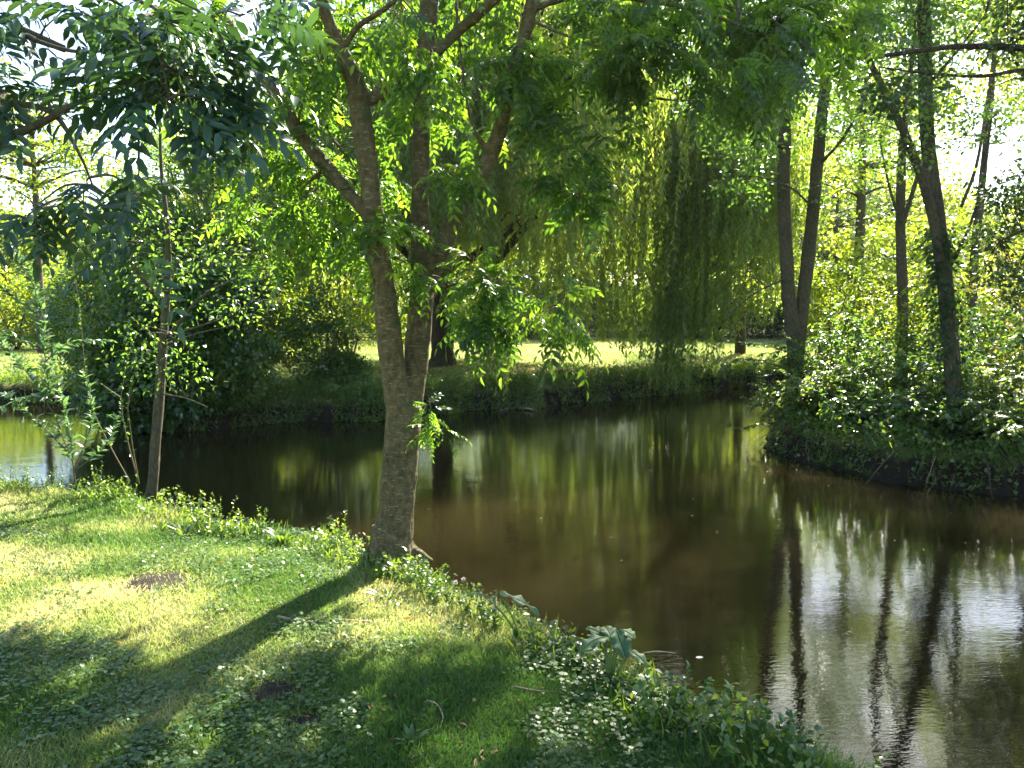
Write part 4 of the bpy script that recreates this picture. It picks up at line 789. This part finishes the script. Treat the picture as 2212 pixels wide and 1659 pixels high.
for k, (x, y, h, n, fl) in enumerate([(905, 1232, .20, 5, 0), (925, 1240, .22, 5, 0), (945, 1250, .20, 5, 0), (975, 1262, .16, 5, 0), (1000, 1272, .20, 6, 1), (1025, 1280, .15, 5, 0), (1050, 1292, .18, 6, 0), (1070, 1300, .16, 5, 1), (1110, 1318, .10, 4, 0), (1160, 1335, .11, 5, 0), (1200, 1350, .12, 5, 0), (1235, 1372, .12, 5, 0),
                                   (960, 1285, .10, 5, 0), (1010, 1310, .09, 5, 0), (900, 1255, .13, 5, 0), (1090, 1345, .08, 5, 0), (1180, 1390, .09, 5, 0), (1290, 1400, .10, 7, 0), (1330, 1415, .11, 7, 0), (1310, 1385, .13, 7, 0), (1360, 1420, .10, 6, 0), (1270, 1385, .11, 6, 0)]):
    herb("mint_plant", "pale leaved mint at the water edge between the ash and the foot of the burdock", gp(x, y), h * 1.3, n + 2, 500 + k, .034, .024, M['clover'], MG, bool(fl))
for k, (x, y, h, n, lab) in enumerate([(420, 1075, .32, 6, "leafy nettle standing tallest on the bank right of the slender tree"), (455, 1095, .24, 5, "lower nettle on the water side of the tall nettle"), (385, 1062, .22, 4, "nettle nearest the slender trunk"), (880, 1225, .22, 3, "young weed leaning against the foot of the ash trunk"),
                                       (1320, 1365, .18, 1, "single thin weed stem beside the pale dock leaf")]):
    herb("nettle_plant", lab, gp(x, y), h * 1.35, n + 2, 540 + k, .055, .032, M['herb'], None, spread=.16, per=55)
for k, (x, y) in enumerate([(-30, 1030), (20, 1028), (60, 1035), (95, 1032), (130, 1038), (215, 1045), (250, 1046), (290, 1050), (480, 1105), (520, 1118), (560, 1122), (740, 1142), (780, 1152)]):
    herb("bank_weed", "low weed on the left rim of the near bank by the water", gp(x, y), .24 + .1 * ((k * 7) % 3) / 2, 5, 560 + k, .035, .020, M['herb'], "weeds along the left rim of the near bank")
for k, (x, y) in enumerate([(1420, 1440), (1480, 1475), (1540, 1500), (1600, 1520), (1650, 1535), (1700, 1560), (1760, 1590), (1560, 1530), (1640, 1570), (1500, 1510), (1720, 1610), (1820, 1640), (1900, 1680), (1420, 1500), (1580, 1600)]):
    herb("bank_mallow", "round leaved green weed on the shaded rim of the bank at lower right", gp(x, y), .15 + .10 * ((k * 5) % 3) / 2, 7, 580 + k, .048, .04, M['clover'], "round leaved weeds along the lower right rim", spread=.16, per=60)
for k, (x, y) in enumerate([(790, 1232), (815, 1245), (765, 1225), (840, 1255), (870, 1262), (895, 1262), (805, 1215), (740, 1205)]):
    herb("foot_weed", "low green weed around the foot of the ash trunk", gp(x, y), .09 + .05 * ((k * 3) % 4) / 3, 8, 620 + k, .040, .026, M['herb'], "low weeds round the foot of the ash", spread=.12)
# narrow bladed tufts
def tuft(name, label, base, n, L, Wd, seed, mat='herb', group=None):
    rng = np.random.default_rng(seed); b = Buf(); a = rng.uniform(0, 2 * np.pi, n); o = np.stack([np.cos(a), np.sin(a), np.zeros(n)], 1)
    for q in range(3):
        pass
    D = o * rng.uniform(.15, .75, (n, 1)) + [0, 0, 1]; s = rng.uniform(.6, 1.1, n)
    # long arched blade in four joints
    t = np.linspace(0, 1, 6)
    for i in range(n):
        d = unit(D[i]); p = base + o[i] * .015 + d * (t * L * s[i])[:, None] + (o[i] * .35 - [0, 0, .35]) * (t ** 2.5 * L * s[i])[:, None]
        sd = unit(np.cross(d, o[i] + [0, 0, .2]) + rng.normal(size=3) * .15); wd = Wd * np.array([.5, .9, 1, .85, .5, .04]) * .5
        V = np.concatenate([p + sd * wd[:, None], p - sd * wd[:, None]]); f = [[j, j + 1, j + 7, j + 6] for j in range(5)]
        b.add(V, f, rng.random())
    return tag(b.build(name, M[mat], origin=base), label, "plant", group)
tuft("iris_tuft", "bright strap leaved tuft on the sunlit bank left of the ash trunk", gp(612, 1182), 22, .22, .022, 601)
tuft("iris_tuft", "small strap leaved tuft in the sunlit grass just left of the larger tuft", gp(560, 1200), 9, .12, .018, 602)
tuft("iris_tuft", "strap leaved tuft at the water edge below the nettles", gp(395, 1115), 16, .20, .02, 603)
tuft("iris_tuft", "strap leaved tuft at the far left below the slender trunk", gp(345, 1105), 10, .15, .02, 604)
tuft("iris_tuft", "narrow bladed tuft in sun just right of the trunk shadow", gp(835, 1300), 16, .15, .012, 605)
tuft("iris_tuft", "narrow tuft at the foot of the ash on its left side", gp(785, 1240), 12, .14, .016, 606)
tuft("iris_tuft", "dark broad tuft in the shaded grass at bottom centre", gp(890, 1610), 10, .10, .022, 607, 'dock')

# broad dock / burdock leaves
def big_leaf(buf, base, d, L, Wd, seed, fold=.12, arch=.35, wav=.12):
    rng = np.random.default_rng(seed); d = unit(d); nU, nV = 14, 9; s = unit(np.cross(d, [0, 0, 1.])); nn = np.cross(s, d)
    V = []
    for i in range(nU):
        u = i / (nU - 1); wdt = Wd * (math.sin(math.pi * min(1, u * .86 + .07)) ** .75) * (1 - .35 * u) + .002
        c = np.asarray(base) + d * L * u + nn * (L * arch * (u - u * u) * 1.2) - np.array([0, 0, 1]) * (L * arch * .7 * u * u)
        for j in range(nV):
            v = j / (nV - 1) * 2 - 1; e = wav * L * math.sin(u * 15 + seed + (3 if v > 0 else 0)) * v * v * .5
            V.append(c + s * wdt * .5 * v * (1 + .09 * rng.normal() * abs(v)) + nn * (fold * Wd * abs(v) - .10 * Wd * (abs(v) ** 3) + e + .012 * L * math.sin(u * 38) * (1 - abs(v)) * (abs(v) > .01)))
    i = (np.arange(nU - 1)[:, None] * nV + np.arange(nV - 1)[None]).ravel(); buf.add(V, np.stack([i, i + 1, i + 1 + nV, i + nV], 1), rng.random())
    # midrib
    mid = np.array(V).reshape(nU, nV, 3)[:, nV // 2] + nn * .002; tube(buf, mid, np.linspace(.004, .001, nU), 4, 1, cap=False)
def dock(name, label, base, specs):
    root = empty(name, base, label, "plant"); sb = Buf()
    for k, (px, py, Yd, tx, ty, tY, Wd, arch) in enumerate(specs):
        a = at(px, py, Yd); t = at(tx, ty, tY); b = Buf(); big_leaf(b, a, t - a, np.linalg.norm(t - a), Wd, k * 3 + 1, arch=arch); b.build("leaf", M['dock'], root)
        tube(sb, [base, (base + a) / 2 + [0, 0, .02], a], [.006, .005, .004], 5, 2)
    sb.build("stalk", M['herb'], root)
B0 = gp(1318, 1415); yb = B0[1]
dock("burdock_plant", "burdock with broad blue green leaves at the water edge in the middle of the bank", B0, [
    (1308, 1378, yb + .06, 1252, 1398, yb - .04, .10, .3), (1302, 1372, yb + .10, 1266, 1352, yb + .14, .09, .2), (1332, 1362, yb + .08, 1352, 1416, yb - .02, .12, .12), (1320, 1375, yb + .06, 1306, 1348, yb + .16, .09, .2), (1362, 1408, yb, 1404, 1438, yb - .06, .07, .3), (1345, 1362, yb + .1, 1372, 1376, yb + .06, .09, .2)])
B1 = gp(1130, 1320); yb = B1[1]
dock("dock_plant", "single long pale dock leaf arching over the sunlit grass right of the ash", B1, [(1080, 1283, yb + .02, 1166, 1318, yb - .02, .085, .22), (1055, 1292, yb, 1008, 1278, yb + .05, .05, .25)])
B2 = gp(905, 1260); yb = B2[1]
dock("comfrey_plant", "large leaved comfrey growing beside the right foot of the ash", B2, [(900, 1250, yb, 868, 1262, yb - .05, .07, .3), (905, 1245, yb, 945, 1258, yb - .05, .07, .3), (900, 1240, yb, 880, 1225, yb + .05, .06, .3), (910, 1240, yb, 940, 1232, yb + .02, .06, .3), (905, 1250, yb - .02, 915, 1285, yb - .1, .07, .3)])

# fallen sticks
def stick(label, pts, r):
    p = [gp(x, y) + [0, 0, .022] for x, y in pts]; b = Buf(); tube(b, p, np.linspace(r, r * .5, len(p)), 6, 3)
    tag(b.build("fallen_stick", M['stick'], origin=p[0]), label, "stick")
stick("curved pale twig lying in the shaded grass at bottom centre", [(922, 1522), (945, 1535), (957, 1560), (950, 1583)], .005)
stick("short twig lying in the sunlit grass at left", [(195, 1408), (230, 1395), (272, 1385)], .006)
stick("longer stick lying across the shadow below the ash", [(600, 1341), (660, 1352), (720, 1347), (800, 1352)], .008)
stick("thin twig lying in the grass right of the shadow below the ash", [(1110, 1492), (1160, 1502), (1230, 1506)], .004)
# floating things
b = Buf(); p = onz(1503, 1422, WZ + .006); leaves(b, [p], [[1, .3, 0]], [[0, 0, 1.]], .05, .03, T_ROUND, .9)
M['white'] = leaf_mat("bleached_leaf", [(.6, .58, .48), (.7, .68, .6)], .4, .1, .6, .3)
tag(b.build("floating_leaf", M['white'], origin=p), "small white leaf floating on the dark water right of the burdock", "leaf")
b = Buf(); tube(b, [onz(1390, 1412, WZ + .02), onz(1420, 1408, WZ + .03), onz(1458, 1411, WZ + .01)], [.007, .006, .003], 6, 3)
tag(b.build("floating_twig", M['stick'], origin=onz(1390, 1412, WZ)), "pale twig in the water just right of the burdock", "stick")
b = Buf(); tube(b, [onz(1150, 884, WZ + .05), onz(1110, 880, WZ + .03), onz(1080, 888, WZ + .02)], [.02, .018, .01], 6, 3)
tag(b.build("floating_branch", M['stick'], origin=onz(1150, 884, WZ)), "half sunk branch at the foot of the far bank", "stick")
hz = bpy.data.meshes.new("haze"); X0, X1, Y0, Y1, Z0, Z1 = -230, 230, -45, 405, -2.6, 26
hv = [(x, y, z) for z in (Z0, Z1) for y in (Y0, Y1) for x in (X0, X1)]
hz.from_pydata(hv, [], [(0, 2, 3, 1), (4, 5, 7, 6), (0, 1, 5, 4), (2, 6, 7, 3), (0, 4, 6, 2), (1, 3, 7, 5)])
m, t, N, Lk = newmat("haze"); v = N("VolumePrincipled"); v.inputs["Density"].default_value = .0002; v.inputs["Color"].default_value = (.95, .97, 1, 1); v.inputs["Anisotropy"].default_value = .6
o_ = N("OutputMaterial"); Lk(v.outputs[0], o_.inputs[1]); hz.materials.append(m)
ho = bpy.data.objects.new("haze", hz); sc.collection.objects.link(ho); tag(ho, kind="stuff", label="thin bright air over the whole place", cat="haze")
sc.cycles.volume_bounces = 0
print("faces", sum(len(o.data.polygons) for o in sc.objects if o.type == 'MESH'))
